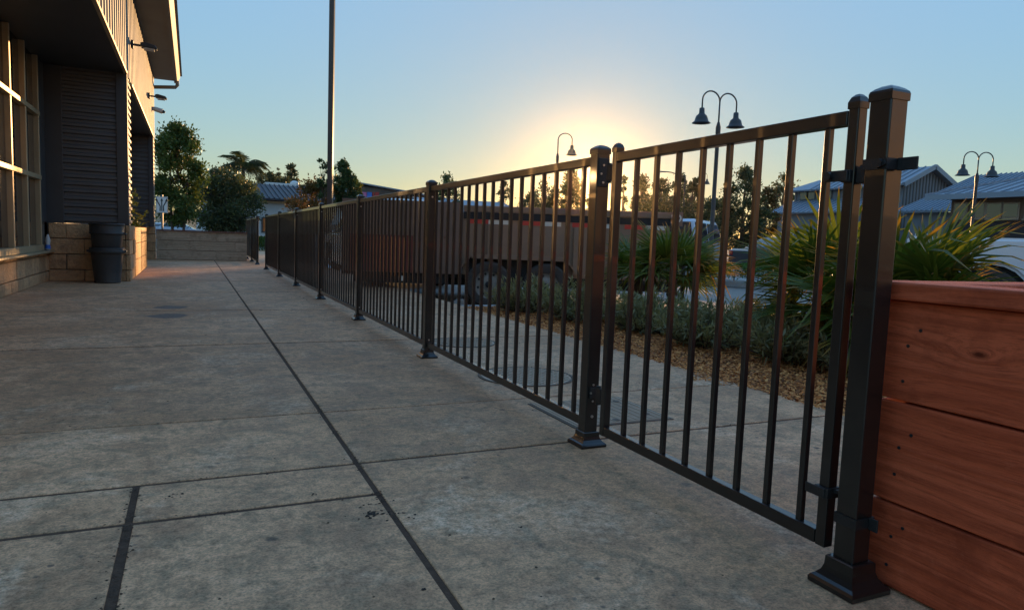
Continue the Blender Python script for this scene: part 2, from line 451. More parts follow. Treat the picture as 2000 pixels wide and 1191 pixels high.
L['shrub'] = leafmat('grey_green_shrub_leaves', (.22, .205, .105), (.32, .295, .15), (.42, .365, .185), trans=.25, rough=.42)
L['hedge'] = leafmat('hedge_leaves', (.045, .105, .022), (.065, .14, .03), (.10, .18, .045))
L['box'] = leafmat('planter_shrub_leaves', (.06, .085, .02), (.10, .125, .03), (.15, .15, .05))
def frond_mat():
    m, nt, b = newmat('fan_palm_frond')
    a = nt.nodes.new('ShaderNodeAttribute'); a.attribute_name = 'tip'
    oi = nt.nodes.new('ShaderNodeObjectInfo')
    g = nt.nodes.new('ShaderNodeNewGeometry')
    base = ramp(nt, g.outputs['Random Per Island'], [(0.0, (.050, .085, .014)), (.6, (.095, .135, .022)), (1.0, (.18, .20, .035))])
    dead = mth(nt, 'MULTIPLY_ADD', g.outputs['Random Per Island'], .30, mth(nt, 'MULTIPLY_ADD', oi.outputs['Random'], .6, .42))
    f = mth(nt, 'MULTIPLY', mth(nt, 'SUBTRACT', a.outputs['Fac'], dead), 5.0, clamp=True)
    col = mixc(nt, f, base, (.36, .20, .035))
    f2 = mth(nt, 'MULTIPLY', mth(nt, 'SUBTRACT', a.outputs['Fac'], .94), 12.0, clamp=True)
    col = mixc(nt, mth(nt, 'MULTIPLY', f2, g.outputs['Random Per Island']), col, (.16, .09, .035))
    nt.links.new(col, b.inputs['Base Color'])
    b.inputs['Roughness'].default_value = .38; b.inputs['Specular IOR Level'].default_value = .4
    t = nt.nodes.new('ShaderNodeBsdfTranslucent')
    nt.links.new(mixc(nt, 1.0, col, (1.15, 1.1, .6), 'MULTIPLY'), t.inputs['Color'])
    mx = nt.nodes.new('ShaderNodeMixShader'); mx.inputs[0].default_value = .36
    nt.links.new(b.outputs[0], mx.inputs[1]); nt.links.new(t.outputs[0], mx.inputs[2])
    nt.links.new(mx.outputs[0], nt.nodes['Material Output'].inputs[0])
    return m
L['frond'] = frond_mat()
def chip_mat():
    m, nt, b = newmat('wood_chip')
    g = nt.nodes.new('ShaderNodeNewGeometry')
    col = ramp(nt, g.outputs['Random Per Island'], [(0.0, (.16, .06, .018)), (.35, (.46, .15, .035)), (.75, (.66, .235, .055)), (1.0, (.82, .37, .11))])
    nt.links.new(col, b.inputs['Base Color']); b.inputs['Roughness'].default_value = .85
    return m
M['chip'] = chip_mat()

# ------------------------------------------------------------------ foliage helpers
def fast_mesh(name, V, F, material, attr=None):
    me = bpy.data.meshes.new(name)
    V = np.asarray(V, dtype=np.float32); F = np.asarray(F, dtype=np.int32)
    k = F.shape[1]
    me.vertices.add(len(V)); me.vertices.foreach_set('co', V.ravel())
    me.loops.add(F.size); me.loops.foreach_set('vertex_index', F.ravel())
    me.polygons.add(len(F)); me.polygons.foreach_set('loop_start', np.arange(0, F.size, k, dtype=np.int32))
    me.polygons.foreach_set('loop_total', np.full(len(F), k, dtype=np.int32))
    if attr is not None:
        a = me.attributes.new(attr[0], 'FLOAT', 'POINT'); a.data.foreach_set('value', np.asarray(attr[1], dtype=np.float32))
    me.update(calc_edges=True)
    me.materials.append(material)
    return me
def leaf_verts(P, size, aspect, rng, dirs=None, spread=.6, up=.25):
    """P: N points; rhombic leaves with their own direction; returns V, F"""
    n = len(P)
    d = rng.normal(size=(n, 3))
    if dirs is not None: d = dirs + d*spread
    d[:, 2] += up
    d /= np.linalg.norm(d, axis=1, keepdims=True)
    r = rng.normal(size=(n, 3)); s = np.cross(d, r); s /= np.linalg.norm(s, axis=1, keepdims=True)
    nn = np.cross(s, d)
    L_ = size*(.65+.7*rng.random((n, 1))); W_ = L_*aspect*.5
    b0 = P; tip = P + d*L_ - nn*L_*.12
    m1 = P + d*L_*.45 + s*W_; m2 = P + d*L_*.45 - s*W_
    V = np.stack([b0, m1, tip, m2], 1).reshape(-1, 3)
    F = np.arange(n*4).reshape(n, 4)
    return V, F
def crown_points(n, shape, h, rx, z0, rng, nclump=40, cr=.22, hollow=.35):
    """leaf clumps spread through a crown volume standing from z0 to z0+h"""
    cs = []
    while len(cs) < nclump:
        t = rng.random(); a = rng.random()*2*math.pi; q = rng.random()**.5
        if q < hollow: continue
        if shape == 'oval': rr = math.sin(math.pi*min(1, (.06+.94*t))**.85)**.7
        elif shape == 'cone': rr = (1-t)**.75*.95+.05
        elif shape == 'flat': rr = (1 if t > .6 else .45)
        elif shape == 'vase': rr = .35+.65*t if t < .75 else .35+.65*.75*(1-(t-.75)*2.6)
        else: rr = math.sqrt(max(.02, 1-(2*t-1)**2))
        rr *= .82+.36*rng.random()
        cs.append((math.cos(a)*q*rr*rx, math.sin(a)*q*rr*rx, z0+t*h))
    cs = np.array(cs)
    idx = rng.integers(0, nclump, n)
    sc = cr*rx*(.6+.8*rng.random(nclump))
    P = cs[idx] + rng.normal(size=(n, 3))*sc[idx][:, None]*np.array([1, 1, .85])*.6
    out = P-np.array([0, 0, z0+h*.4]); out /= (np.linalg.norm(out, axis=1, keepdims=True)+1e-6)
    return P, out, cs
def tree(name, label, cat, pos, h, rx, z0f, n, leaf, size, material, seed, shape='oval', trunk_r=.09, nclump=40, cr=.22, aspect=.55, group=None, ntr=1):
    rng = np.random.default_rng(seed)
    t = thing(name, label, cat, (pos[0], pos[1], GZ), 0, group)
    z0 = h*z0f
    P, out, cs = crown_points(n, shape, h-z0, rx, z0, rng, nclump, cr)
    V, F = leaf_verts(P, size, aspect, rng, out, .9, .15)
    link('crown', fast_mesh('crown', V, F, material), t)
    mb = MB()
    top = z0+(h-z0)*.72
    for k in range(ntr):
        ox = (k-(ntr-1)/2)*trunk_r*5
        pts = [(ox*(1+z/h*1.5)+.03*h*math.sin(z/h*5+seed+k)*.3, .02*h*math.cos(z/h*4+seed)*.3, z) for z in np.linspace(0, top, 7)]
        mb.tube(pts, list(np.linspace(trunk_r, trunk_r*.25, 7)), 7)
    for c in cs[::max(1, nclump//14)]:
        z1 = max(z0*.85, c[2]*.7)
        a = Vector((0, 0, min(z1, top))); b_ = Vector(c)
        mb.tube([a, a.lerp(b_, .5)+Vector((0, 0, -.03*h*.3)), b_], [trunk_r*.42, trunk_r*.28, trunk_r*.08], 5)
    part('trunk', mb, M['bark'], t, smooth=True)
    return t
def along(px, depth):           # ground position below a pixel column at a forward depth
    p = at(px, 470, depth); return (p.x, p.y)
def zat(px, py, depth): return at(px, py, depth).z
def mpp(depth): return depth/FPX

# ================================================================== SETTING
mb = MB(); mb.poly([(-900, -900, GZ), (900, -900, GZ), (900, 900, GZ), (-900, 900, GZ)])
struct('ground', mb, M['asphalt'])
# pavement: one base with a slab for each bay between the joints
pav = struct('pavement', MB().box(-1.74, 2.7, -4, 30, GZ-.05, -.0035), M['joint'])
XJ = .483
def slab(x0, x1, y0, y1, gx0=.006, gx1=.006, gy0=.006, gy1=.006):
    mbs = MB().box(x0+gx0, x1-gx1, y0+gy0, y1-gy1, GZ-.04, 0)
    part('slab', mbs, M['concrete'], pav, bevel=.003, seg=2)
w_, n_ = .0095, .012
cols_right = (XJ, 2.73)
rows = [(-4, .2, w_, w_), (.2, 2.194, w_, w_), (2.194, 2.887, w_, .0065), (2.887, 4.82, .0065, .016), (4.82, 6.908, .016, .018), (6.908, 8.95, .018, n_), (8.95, 11.0, n_, n_), (11.0, 13.0, n_, n_), (13.0, 15.1, n_, n_), (15.1, 17.2, n_, n_), (17.2, 22.0, n_, n_), (22.0, 30.0, n_, n_)]
for (y0, y1, g0, g1) in rows:
    slab(XJ, 2.73, y0, y1, .0085, .0, g0, g1)
    if y0 == .2:
        slab(-.15, XJ, .2, 1.909, .011, .0085, w_, .010)
        slab(-1.74, -.15, .2, 1.909, 0, .011, w_, .010)
        slab(-.15, XJ, 1.909, 2.194, .009, .0085, .010, w_)
        slab(-1.74, -.15, 1.909, 2.194, 0, .009, .010, w_)
    else:
        slab(-1.74, XJ, y0, y1, 0, .0085, g0, g1)
# planting bed with its kerb
bed = struct('planting_bed', MB().box(2.74, 4.9, -4, 7.15, GZ-.03, -.03), M['soil'])
kb = struct('kerb', MB().box(4.904, 5.05, -4, 7.154, GZ-.04, .0), M['kerb'], bevel=.012)
part('kerb_end', MB().box(2.74, 5.05, 7.158, 7.30, GZ-.04, -.003), M['kerb'], kb, bevel=.012)
rng = np.random.default_rng(5)
n = 90000
P = np.stack([2.70+2.2*rng.random(n)**1.25, -1+8.1*rng.random(n), -.03+.035*rng.random(n)], 1)
sp = 500
Q = np.stack([2.42+.34*rng.random(sp)**.5, 1.9+1.6*rng.random(sp), .003+.004*rng.random(sp)], 1)
keep = (np.sin(Q[:, 1]*9)+np.sin(Q[:, 1]*4.3+1) > .2+2.6*(2.72-Q[:, 0])/.34)
P = np.concatenate([P, Q[keep]])
d = rng.normal(size=(len(P), 3)); d[:, 2] *= .35; d /= np.linalg.norm(d, axis=1, keepdims=True)
s_ = np.cross(d, np.array([0, 0, 1])+rng.normal(size=(len(P), 3))*.35); s_ /= np.linalg.norm(s_, axis=1, keepdims=True)
nn = np.cross(s_, d)
ln = .006+.012*rng.random((len(P), 1)); wd = ln*(.25+.3*rng.random((len(P), 1))); th = .003
V = np.stack([P-d*ln-s_*wd, P+d*ln-s_*wd*.7, P+d*ln*.9+s_*wd, P-d*ln*.8+s_*wd*.8, P+nn*th*2], 1).reshape(-1, 3)
i0 = np.arange(len(P))[:, None]*5
F = np.concatenate([i0+np.array([[0, 1, 4]]), i0+np.array([[1, 2, 4]]), i0+np.array([[2, 3, 4]]), i0+np.array([[3, 0, 4]])])
mu = link('bark_mulch', fast_mesh('bark_mulch', V, F, M['chip']))
tag(mu, 'golden brown wood chip mulch covering the planting bed beyond the fence', 'mulch', kind='stuff')

# far hills behind the town
mb = MB()
hp = []
for k in range(41):
    a = R(-15+k*2.6); rr = 560
    hp.append((math.sin(a)*rr, math.cos(a)*rr, 7+6*math.sin(k*.55)+4*math.sin(k*1.3+1)))
for k in range(40):
    a, b_ = hp[k], hp[k+1]
    n0 = len(mb.v)
    mb.v += [(a[0], a[1], GZ), (b_[0], b_[1], GZ), (b_[0]*1.3, b_[1]*1.3, b_[2]*1.4), (a[0]*1.3, a[1]*1.3, a[2]*1.4)]
    mb.f.append((n0, n0+1, n0+2, n0+3))
struct('hills', mb, M['hill'])

# ================================================================== LEFT BUILDING
XF, XW, BY0 = -.78, -1.74, 2.2
bld = thing('metal_clad_building', 'charcoal corrugated metal building with recessed window bay and block base', 'building', (XF, 10.75, 0))
def corr(name, x0, x1, z0, z1, axis, pitch, amp, plane, pos, material, parent):
    """corrugated sheet. plane 'Y': sheet faces -Y at y=pos spanning x0..x1; plane 'X': faces +X at x=pos, x0..x1 are y. axis: direction in which ribs repeat ('h' or 'v')"""
    prof = [(0, 0), (.18, 0), (.32, 1), (.68, 1), (.82, 0)]
    lo, hi = (z0, z1) if axis == 'v' else (x0, x1)
    st = []
    k = 0
    while lo+k*pitch < hi:
        for (t, a) in prof:
            q = lo+(k+t)*pitch
            if q <= hi: st.append((q, a*amp))
        k += 1
    st.append((hi, 0))
    mb = MB()
    for (q, a) in st:
        if axis == 'v': e = [(x0, q), (x1, q)]
        else: e = [(q, z0), (q, z1)]
        for (h_, z_) in e:
            mb.v.append((h_, pos-a, z_) if plane == 'Y' else (pos+a, h_, z_))
    for i in range(len(st)-1): mb.f.append((2*i, 2*i+1, 2*i+3, 2*i+2))
    return wpart(name, mb, material, parent, smooth=False)
P1Y, P1E, P2Y, P2E = 10.72, 11.5, 17.55, 18.4
SOF = 2.78
# solid cores
wpart('wall', MB().box(-6, XW-.12, BY0, 18.3, 0, 4.2), M['interior'], bld)
wpart('pier', MB().box(XW, XF-.035, P1Y+.03, P1E, .76, SOF), M['trim'], bld)
wpart('pier', MB().box(XW, XF-.035, P2Y+.03, P2E-.03, .76, SOF), M['trim'], bld)
wpart('wall', MB().box(XW-.1, XF-.03, BY0, P2E-.03, SOF+.02, 4.5), M['trim'], bld)
wpart('recess_wall', MB().box(XW-.10, XW-.004, P1E, P2E-.04, 0, SOF), M['trim'], bld)
wpart('soffit', MB().box(XW, XF-.02, BY0, P2E-.05, SOF-.015, SOF+.012), M['trim'], bld)
corr('siding_panel', XW+.22, XF-.13, .76, SOF-.02, 'v', .0945, .020, 'Y', P1Y+.02, M['siding'], bld)
corr('siding_panel', XW+.1, XF-.10, .76, SOF-.02, 'v', .0945, .020, 'Y', P2Y+.02, M['siding'], bld)
corr('siding_panel', P1Y+.05, P1E-.02, .76, SOF-.02, 'v', .0945, .020, 'X', XF-.03, M['siding_lt'], bld)
corr('siding_panel', P2Y+.05, P2E-.05, .76, SOF-.02, 'v', .0945, .020, 'X', XF-.03, M['siding_lt'], bld)
corr('fascia_siding', BY0, P2E-.02, SOF-.005, 4.28, 'h', .26, .036, 'X', XF-.038, M['siding_lt'], bld)
for (a, b_) in ((XW, XW+.22), (XF-.13, XF+.004)):
    wpart('corner_trim', MB().box(a, b_, P1Y-.012, P1Y+.06, .755, SOF-.02), M['trim'], bld, bevel=.004)
wpart('corner_trim', MB().box(XF-.10, XF+.004, P2Y-.012, P2Y+.06, .755, SOF-.02), M['trim'], bld, bevel=.004)
for (a, b_) in ((BY0, P1Y-.02), (P1E, P2Y-.02)):
    wpart('drip_trim', MB().box(XF-.03, XF+.012, a, b_, SOF-.035, SOF+.0), M['alu'], bld, bevel=.003)
wpart('end_wall', MB().box(XW-.12, XF-.03, BY0-.12, BY0-.002, SOF+.03, 4.2), M['siding'], bld)
# eave, gutter and downpipe
wpart('eave_soffit', MB().box(XF-.02, -.36, BY0, 18.62, 4.20, 4.225), M['eave'], bld)
mb = MB(); mb.prism([(-.37, BY0, 4.16), (-.30, BY0, 4.16), (-.245, BY0, 4.30), (-.245, BY0, 4.34), (-.37, BY0, 4.34)], (0, 18.66-BY0, 0))
wpart('gutter', mb, M['eave'], bld)
mb = MB(); mb.prism([(-.36, BY0, 4.345), (-.2, BY0, 4.35), (-4, BY0, 5.6), (-4, BY0, 5.5)], (0, 18.75-BY0, 0))
wpart('roof', mb, M['siding'], bld)
mb = MB().tube([(-.30, 18.45, 4.18), (-.30, 18.45, 4.08), (-.34, 18.45, 4.03), (-.80, 18.45, 3.98), (-.84, 18.45, 3.92), (-.84, 18.45, .1)], .042, 10)
wpart('downpipe', mb, M['eave'], bld, smooth=40)
# window wall: frame members and panes
win_y = [10.24-.72*k for k in range(12)]
for k, y in enumerate(win_y):
    wpart('mullion', MB().box(XW-.06, XW+.05, y-.026, y+.026, .47, SOF-.02), M['alu'], bld, bevel=.004)
wpart('frame_rail', MB().box(XW-.06, XW+.062, BY0, 10.30, .405, .475), M['alu'], bld, bevel=.004)
for z in (1.30, 2.07):
    wpart('frame_rail', MB().box(XW-.055, XW+.058, BY0, 10.28, z-.027, z+.027), M['alu'], bld, bevel=.004)
zz = [(.475, 1.273), (1.327, 2.043), (2.097, SOF-.02)]
for k in range(11):
    for (a, b_) in zz:
        wpart('pane', MB().box(XW-.012, XW-.004, win_y[k+1]+.026, win_y[k]-.026, a, b_), M['glass'], bld)
wpart('window_jamb', MB().box(XW-.06, XW+.03, 10.27, P1Y+.02, .76, SOF-.02), M['trim'], bld)
wpart('window_jamb', MB().box(XW-.06, XW+.0, 10.305, P1Y+.02, .40, .758), M['mortar'], bld)
wpart('window_sill', MB().box(XW-.05, XW+.115, BY0, 10.70, .375, .402), M['alu'], bld, bevel=.006)
# split-face block: under the window (faces +X), round the piers
random.seed(3)
bs = wpart('block_base', MB().box(XW-.1, XW+.012, BY0, P1Y+.04, -.05, .372), M['mortar'], bld)
def block(x0, x1, y0, y1, z0, z1, parent=bs):
    j = lambda: random.uniform(-.004, .004)
    mbk = MB().box(x0+j(), x1+j(), y0, y1, z0, z1)
    wpart('block', mbk, M['block'], parent, bevel=.006, seg=1)
for ci, (z0, z1) in enumerate(((.0, .125), (.133, .328), (.336, .371))):
    y = P1Y-.005
    k = 0
    while y > 5.0:
        ln = (.30 if ci != 1 else .40) if k else (.22 if ci == 1 else .36)
        ln *= random.uniform(.93, 1.05)
        block(XW+.0, XW+.042, max(y-ln+.008, 4.62), y, z0+.002, z1)
        y -= ln; k += 1
pb = wpart('pier_block_base', MB().box(XW+.03, XF-.012, P1Y+.0, P1E+.1, -.05, .752), M['mortar'], bld)
for ci, (z0, z1) in enumerate(((.0, .145), (.153, .348), (.356, .551), (.559, .752))):
    x = XW+.045+(-.2 if ci % 2 else 0)
    while x < XF-.05:
        a = max(x, XW+.045); b_ = min(x+.39, XF-.045)
        if b_-a > .03: block(a, b_, P1Y-.035, P1Y+.02, z0+.002, z1, pb)
        x += .398
    y = P1Y-.02+(0 if ci % 2 else .0)
    for (a, b_) in (((P1Y-.04, P1Y+.36), (P1Y+.368, P1E+.11)) if ci % 2 else ((P1Y-.04, P1Y+.17), (P1Y+.178, P1Y+.57), (P1Y+.578, P1E+.11))):
        block(XF-.04, XF+.012+random.uniform(-.006, .012), a, b_, z0+.002, z1, pb)
pb2 = wpart('pier_block_base', MB().box(XW+.03, XF-.012, P2Y+.5, P2E+.2, -.05, .752), M['mortar'], bld)
for ci, (z0, z1) in enumerate(((.0, .19), (.198, .388), (.396, .586), (.594, .76))):
    for (a, b_) in (((XW+.05, -1.2), (-1.192, -.96), (-.952, XF+.01)) if ci % 2 else ((XW+.05, -1.0), (-.992, XF+.01))):
        block(a, b_, P2Y+.46, P2Y+.52, z0+.002, z1, pb2)
def wall_light(y, z, s=1.0):
    o = thing('wall_light', 'dark angled wall light on the siding %s' % ('above the first pier' if y < 13 else 'nearer the far corner'), 'wall light', (XF+.0, y, z), 0, 'wall lights on the siding')
    part('wall_plate', MB().box(.002, .03, -.06*s, .06*s, -.07*s, .07*s), M['lamp'], o, bevel=.006)
    part('arm', MB().bar((.03, 0, 0), (.16*s, 0, .0), .04*s, .035*s), M['lamp'], o, bevel=.004)
    mb = MB(); mb.prism([(.14*s, -.1*s, .03*s), (.20*s, -.1*s, .055*s), (.38*s, -.1*s, .02*s), (.42*s, -.1*s, -.03*s), (.40*s, -.1*s, -.05*s), (.16*s, -.1*s, -.03*s)], (0, .2*s, 0))
    part('housing', mb, M['lamp'], o, bevel=.01)
    part('lens', MB().box(.20*s, .37*s, -.08*s, .08*s, -.068*s, -.035*s), M['bulb'], o, bevel=.006)
wall_light(11.6, 3.34, .8); wall_light(15.9, 3.35, .8)
o = thing('security_camera', 'small white dome camera on the siding near the far corner', 'camera', (XF, 17.4, 3.32))
part('bracket', MB().box(.0, .05, -.03, .03, -.03, .05), M['sign_white'], o, bevel=.004)
part('housing', MB().tube([(.04, 0, .01), (.20, 0, -.03)], [.05, .055], 12), M['sign_white'], o, smooth=40)
part('lens', MB().tube([(.20, 0, -.03), (.25, 0, -.045)], [.045, .02], 12), M['black_hw'], o, smooth=40)
# paper cup / bottle left on the sill corner
o = thing('crushed_bottle', 'small crushed plastic bottle standing on the window sill end', 'bottle', (XW+.06, 10.55, .404))
part('body', MB().lathe([(.026, 0), (.03, .02), (.024, .07), (.03, .12), (.022, .16), (.012, .19), (.012, .2)], 12), M['sign_white'], o, smooth=True)
part('label_band', MB().lathe([(.0312, .018), (.0285, .05), (.0262, .068)], 12, close=False), M['sign_blue'], o, smooth=True)

# ================================================================== PATIO PLANTERS AND BINS
def board(parent, m, x0, x1, y0, y1, z0, z1, bev=.004, label=None):
    return wpart('board', MB().box(x0, x1, y0, y1, z0, z1), m, parent, bevel=bev, label=label)
# big redwood planter at the right
pl = thing('wooden_planter', 'reddish brown plank planter box beside the gate post', 'planter', (1.42, .2, 0))
for (z0, z1) in ((.006, .1905), (.1955, .4185), (.4235, .640)):
    b_ = board(pl, M['redwood'], 1.400, 1.436, -1.6, 1.038, z0, z1)
    for (yy, zf) in ((.985, .25), (.955, .78), (.98, .62)):
        zz_ = z0+(z1-z0)*zf+random.uniform(-.015, .015)
        mb = MB()
        mb.tube([(1.4005, yy, zz_), (1.3985, yy, zz_)], .0038, 8)
        wpart('screw', mb, M['black_hw'], b_)
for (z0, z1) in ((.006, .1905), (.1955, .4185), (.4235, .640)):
    board(pl, M['redcap'], 1.437, 2.36, 1.002, 1.036, z0, z1)  # end boards coloured darker, as if shaded, to dim their reflection in the bars
    board(pl, M['redwood'], 2.362, 2.398, -1.6, 1.036, z0, z1)
board(pl, M['redwood'], 1.376, 1.50, -1.6, 1.066, .6425, .6815, .006)
board(pl, M['redwood'], 1.5025, 2.42, .945, 1.066, .6425, .681, .006)
board(pl, M['redwood'], 2.30, 2.42, -1.6, .943, .6425, .681, .006)
wpart('corner_post', MB().box(1.438, 1.52, .92, 1.0, .01, .638), M['redwood'], pl)
wpart('soil', MB().box(1.44, 2.36, -1.6, 1.0, .4, .60), M['soil'], pl)
# sunlit cedar planter between the piers
pl2 = thing('wooden_planter', 'tan wooden planter lit orange by the low sun beside the first pier', 'planter', (XF, 13, 0))
for (z0, z1) in ((.006, .245), (.250, .49), (.495, .735)):
    for (a, b_) in ((11.68, 12.98), (12.986, 14.5)):
        board(pl2, M['cedar'], XF-.025, XF+.012, a, b_, z0, z1)
    board(pl2, M['cedar'], XW+.06, XF-.027, 14.465, 14.5, z0, z1)
wpart('soil', MB().box(XW+.05, XF-.03, 11.66, 14.46, .3, .66), M['soil'], pl2)
sh = thing('potted_shrub', 'leafy green shrub growing in the sunlit cedar planter', 'shrub', (XF-.32, 12.9, .66))
rng = np.random.default_rng(11)
P, out, cs = crown_points(2600, 'round', .62, .34, .02, rng, 26, .32, 0)
V, F = leaf_verts(P, .065, .42, rng, out, .8, .4)
link('crown', fast_mesh('crown', V, F, L['box']), sh)
mb = MB()
for c in cs[::2]: mb.tube([(0, 0, 0), (c[0]*.4, c[1]*.4, c[2]*.6), tuple(c)], [.012, .008, .003], 5)
part('stem', mb, M['bark'], sh)
# far weathered planter closing the patio
pl3 = thing('wooden_planter', 'weathered grey plank planter closing off the far end of the patio', 'planter', (.2, 18.3, 0))
for k, (z0, z1) in enumerate(((.006, .222), (.230, .452), (.460, .672))):
    board(pl3, M['greywood'], -.772, .52 if k != 1 else .95, 18.28, 18.32, z0, z1)
    board(pl3, M['greywood'], .524 if k != 1 else .954, 1.22, 18.28, 18.32, z0, z1)
board(pl3, M['redcap'], -.775, 1.235, 18.24, 18.36, .676, .705)
wpart('back_panel', MB().box(-.755, 1.22, 18.95, 18.99, .006, .672), M['greywood'], pl3)
wpart('end_panel', MB().box(1.18, 1.22, 18.325, 18.945, .006, .672), M['greywood'], pl3)
wpart('end_panel', MB().box(-.755, -.715, 18.325, 18.945, .006, .672), M['greywood'], pl3)
wpart('soil', MB().box(-.71, 1.175, 18.33, 18.94, .2, .6), M['soil'], pl3)
# two nested bins
BX, BY = -1.01, 10.42
o = thing('trash_can', 'lower black plastic bin standing against the block pier', 'trash can', (BX, BY, 0), 0)
part('body', MB().lathe([(.0, .003), (.148, .003), (.155, .012), (.152, .03), (.185, .375), (.188, .385), (.208, .390), (.212, .40), (.212, .418), (.207, .424), (.205, .452), (.198, .458), (.188, .456), (.183, .40), (.15, .02), (.0, .02)], 40, close=False), M['plastic'], o, smooth=35)
for s_ in (-1, 1):
    part('handle', MB().box(s_*.205-.022, s_*.205+.022, -.06, .06, .40, .43), M['plastic'], o, bevel=.008)
o = thing('trash_can', 'upper black plastic bin nested inside the lower bin by the pier', 'trash can', (BX, BY, .22), 0)
part('body', MB().lathe([(.0, .003), (.150, .003), (.156, .012), (.182, .40), (.186, .41), (.200, .415), (.203, .425), (.198, .435), (.196, .52), (.205, .53), (.208, .545), (.200, .552), (.190, .548), (.180, .42), (.152, .03), (.0, .03)], 40, close=False), M['plastic'], o, smooth=35)
part('handle', MB().box(.185, .225, -.06, .06, .41, .435), M['plastic'], o, bevel=.008)

# ================================================================== FENCE AND GATE
XFN = 1.3206
PY = [1.015, 2.144, 4.070, 6.032, 8.033, 10.053, 12.135, 14.39, 16.49, 18.03, 19.70]
A = .0255
capm = mesh_of('cap', MB().lathe([(.0, 1.052), (.0276, 1.056), (.0278, 1.071), (.0262, 1.076), (.0195, 1.082), (.011, 1.0868), (.004, 1.0888), (.0, 1.089)], 4, square=True, close=False), M['black'], .0018, 2)
basem = mesh_of('base', MB().lathe([(.0, .001), (.052, .001), (.0525, .009), (.049, .014), (.043, .018), (.036, .026), (.0325, .036), (.0315, .052), (.029, .054), (.0, .054)], 4, square=True, close=False), M['black'], .0012, 2)
postm = mesh_of('post', MB().box(-A, A, -A, A, .002, 1.06), M['black'], .0032, 3)
barm = mesh_of('bar', MB().box(-.0075, .0075, -.0075, .0075, .0985, 1.0205), M['black'], .0012, 1)
def add_post(root, y, scale=1.0):
    p = link('post', postm, root, (0, y-root.location.y, 0))
    link('cap', capm, p); b_ = link('base', basem, p)
    if scale != 1: b_.scale = (scale, scale, 1)
    for zz_ in (.112, .985):
        part('bolt', MB().tube([(-.0, -A-.0005, zz_), (-.0, -A-.004, zz_)], .0055, 8), M['bolt'], p)
    return p
def add_panel(root, y0, y1, nb):
    yo = root.location.y
    a, b_ = y0+A+.001-yo, y1-A-.001-yo
    for (z0, z1) in ((1.0185, 1.0500), (.067, .1000)):
        part('rail', MB().box(-.0135, .0135, a, b_, z0, z1), M['black'], root, bevel=.0025, seg=2)
    st = (y1-y0)/(nb+1)
    for k in range(nb):
        link('bar', barm, root, (0, y0-yo+st*(k+1), 0))
fn = thing('metal_fence', 'long black metal picket fence running from the gate along the patio', 'fence', (XFN, PY[1], 0))
for i in range(1, 8): add_post(fn, PY[i])
for i in range(1, 7): add_panel(fn, PY[i], PY[i+1], 17 if i < 6 else 19)
fn2 = thing('metal_fence', 'short far black picket fence beyond the gap, beside the weathered planter', 'fence', (XFN, PY[8], 0))
for i in (8, 9, 10): add_post(fn2, PY[i])
for i in (8, 9): add_panel(fn2, PY[i], PY[i+1], 13)
# gate post with latch straps
gp = thing('gate_post', 'black square gate post with latch straps in front of the redwood planter', 'post', (XFN, PY[0], 0))
link('tube', postm, gp); link('cap', capm, gp)
b_ = link('base', basem, gp); b_.scale = (1.13, 1.13, 1.25)
def strap(z0, z1, q=.0285):
    mb = MB()
    mb.box(-q, -A-.0003, -q, q, z0, z1); mb.box(A+.0003, q, -q, q, z0, z1)
    mb.box(-A-.0003, A+.0003, -q, -A-.0003, z0, z1); mb.box(-A-.0003, A+.0003, A+.0003, q, z0, z1)
    return mb
st = part('latch_strap', strap(.914, .937), M['black_hw'], gp)
part('latch_tab', MB().box(.002, .0065, -.0285-.045, -.0287, .912, .938), M['black_hw'], st, bevel=.0015)
part('latch_nut', MB().tube([(-.029, -.014, .9255), (-.038, -.014, .9255)], .010, 6), M['black_hw'], st)
part('latch_nut', MB().tube([(-.0292, -.022, .9255), (-.034, -.022, .9255)], .006, 8), M['black_hw'], st)
part('latch_arm', MB().box(-.008, .010, .0287, .052, .908, .930), M['black_hw'], st, bevel=.002)
st2 = part('hinge_strap', strap(.145, .168), M['black_hw'], gp)
part('strap_tab', MB().box(.010, .0145, -.05, -.0287, .142, .170), M['black_hw'], st2, bevel=.0015)
part('catch_rod', MB().bar((.004, .026, .203), (.004, .068, .199), .012, .008), M['black_hw'], gp)
# gate
gt = thing('metal_gate', 'black metal picket gate standing between fence and gate post', 'gate', (XFN, 1.09, 0))
for y in (1.088, 2.030):
    s_ = part('stile', MB().box(-.0135, .0135, -.0135, .0135, .066, 1.062), M['black'], gt, bevel=.0025, loc=(0, y-1.09, 0))
    part('cap', MB().lathe([(.0, 1.050), (.0152, 1.052), (.0154, 1.066), (.011, 1.077), (.005, 1.083), (.0, 1.0845)], 4, square=True, close=False), M['black'], s_, bevel=.0015)
for (z0, z1) in ((1.0185, 1.0500), (.067, .1000)):
    part('rail', MB().box(-.0135, .0135, .0135, .9265, z0, z1), M['black'], gt, bevel=.0025)
for k in range(8):
    link('bar', barm, gt, (0, .940-.018-.1-k*.1075, 0))
lt = part('latch', MB().box(-.0225, .0225, -.012, .012, .893, .920), M['black_hw'], gt, bevel=.002)
part('latch_plate', MB().box(-.0285, -.0225, -.010, .050, .895, .919), M['black_hw'], lt, bevel=.002)
part('latch_knob', MB().tube([(-.029, .036, .907), (-.038, .036, .907)], .0095, 14), M['black_hw'], lt, smooth=40)
part('latch_block', MB().box(-.012, .014, -.043, -.018, .890, .926), M['black_hw'], lt, bevel=.003)
lc = part('lower_catch', MB().box(-.0205, .0205, -.019, .019, .182, .207), M['black_hw'], gt, bevel=.002)
part('catch_tab', MB().box(-.024, -.0195, -.012, .042, .183, .206), M['black_hw'], lc, bevel=.003)
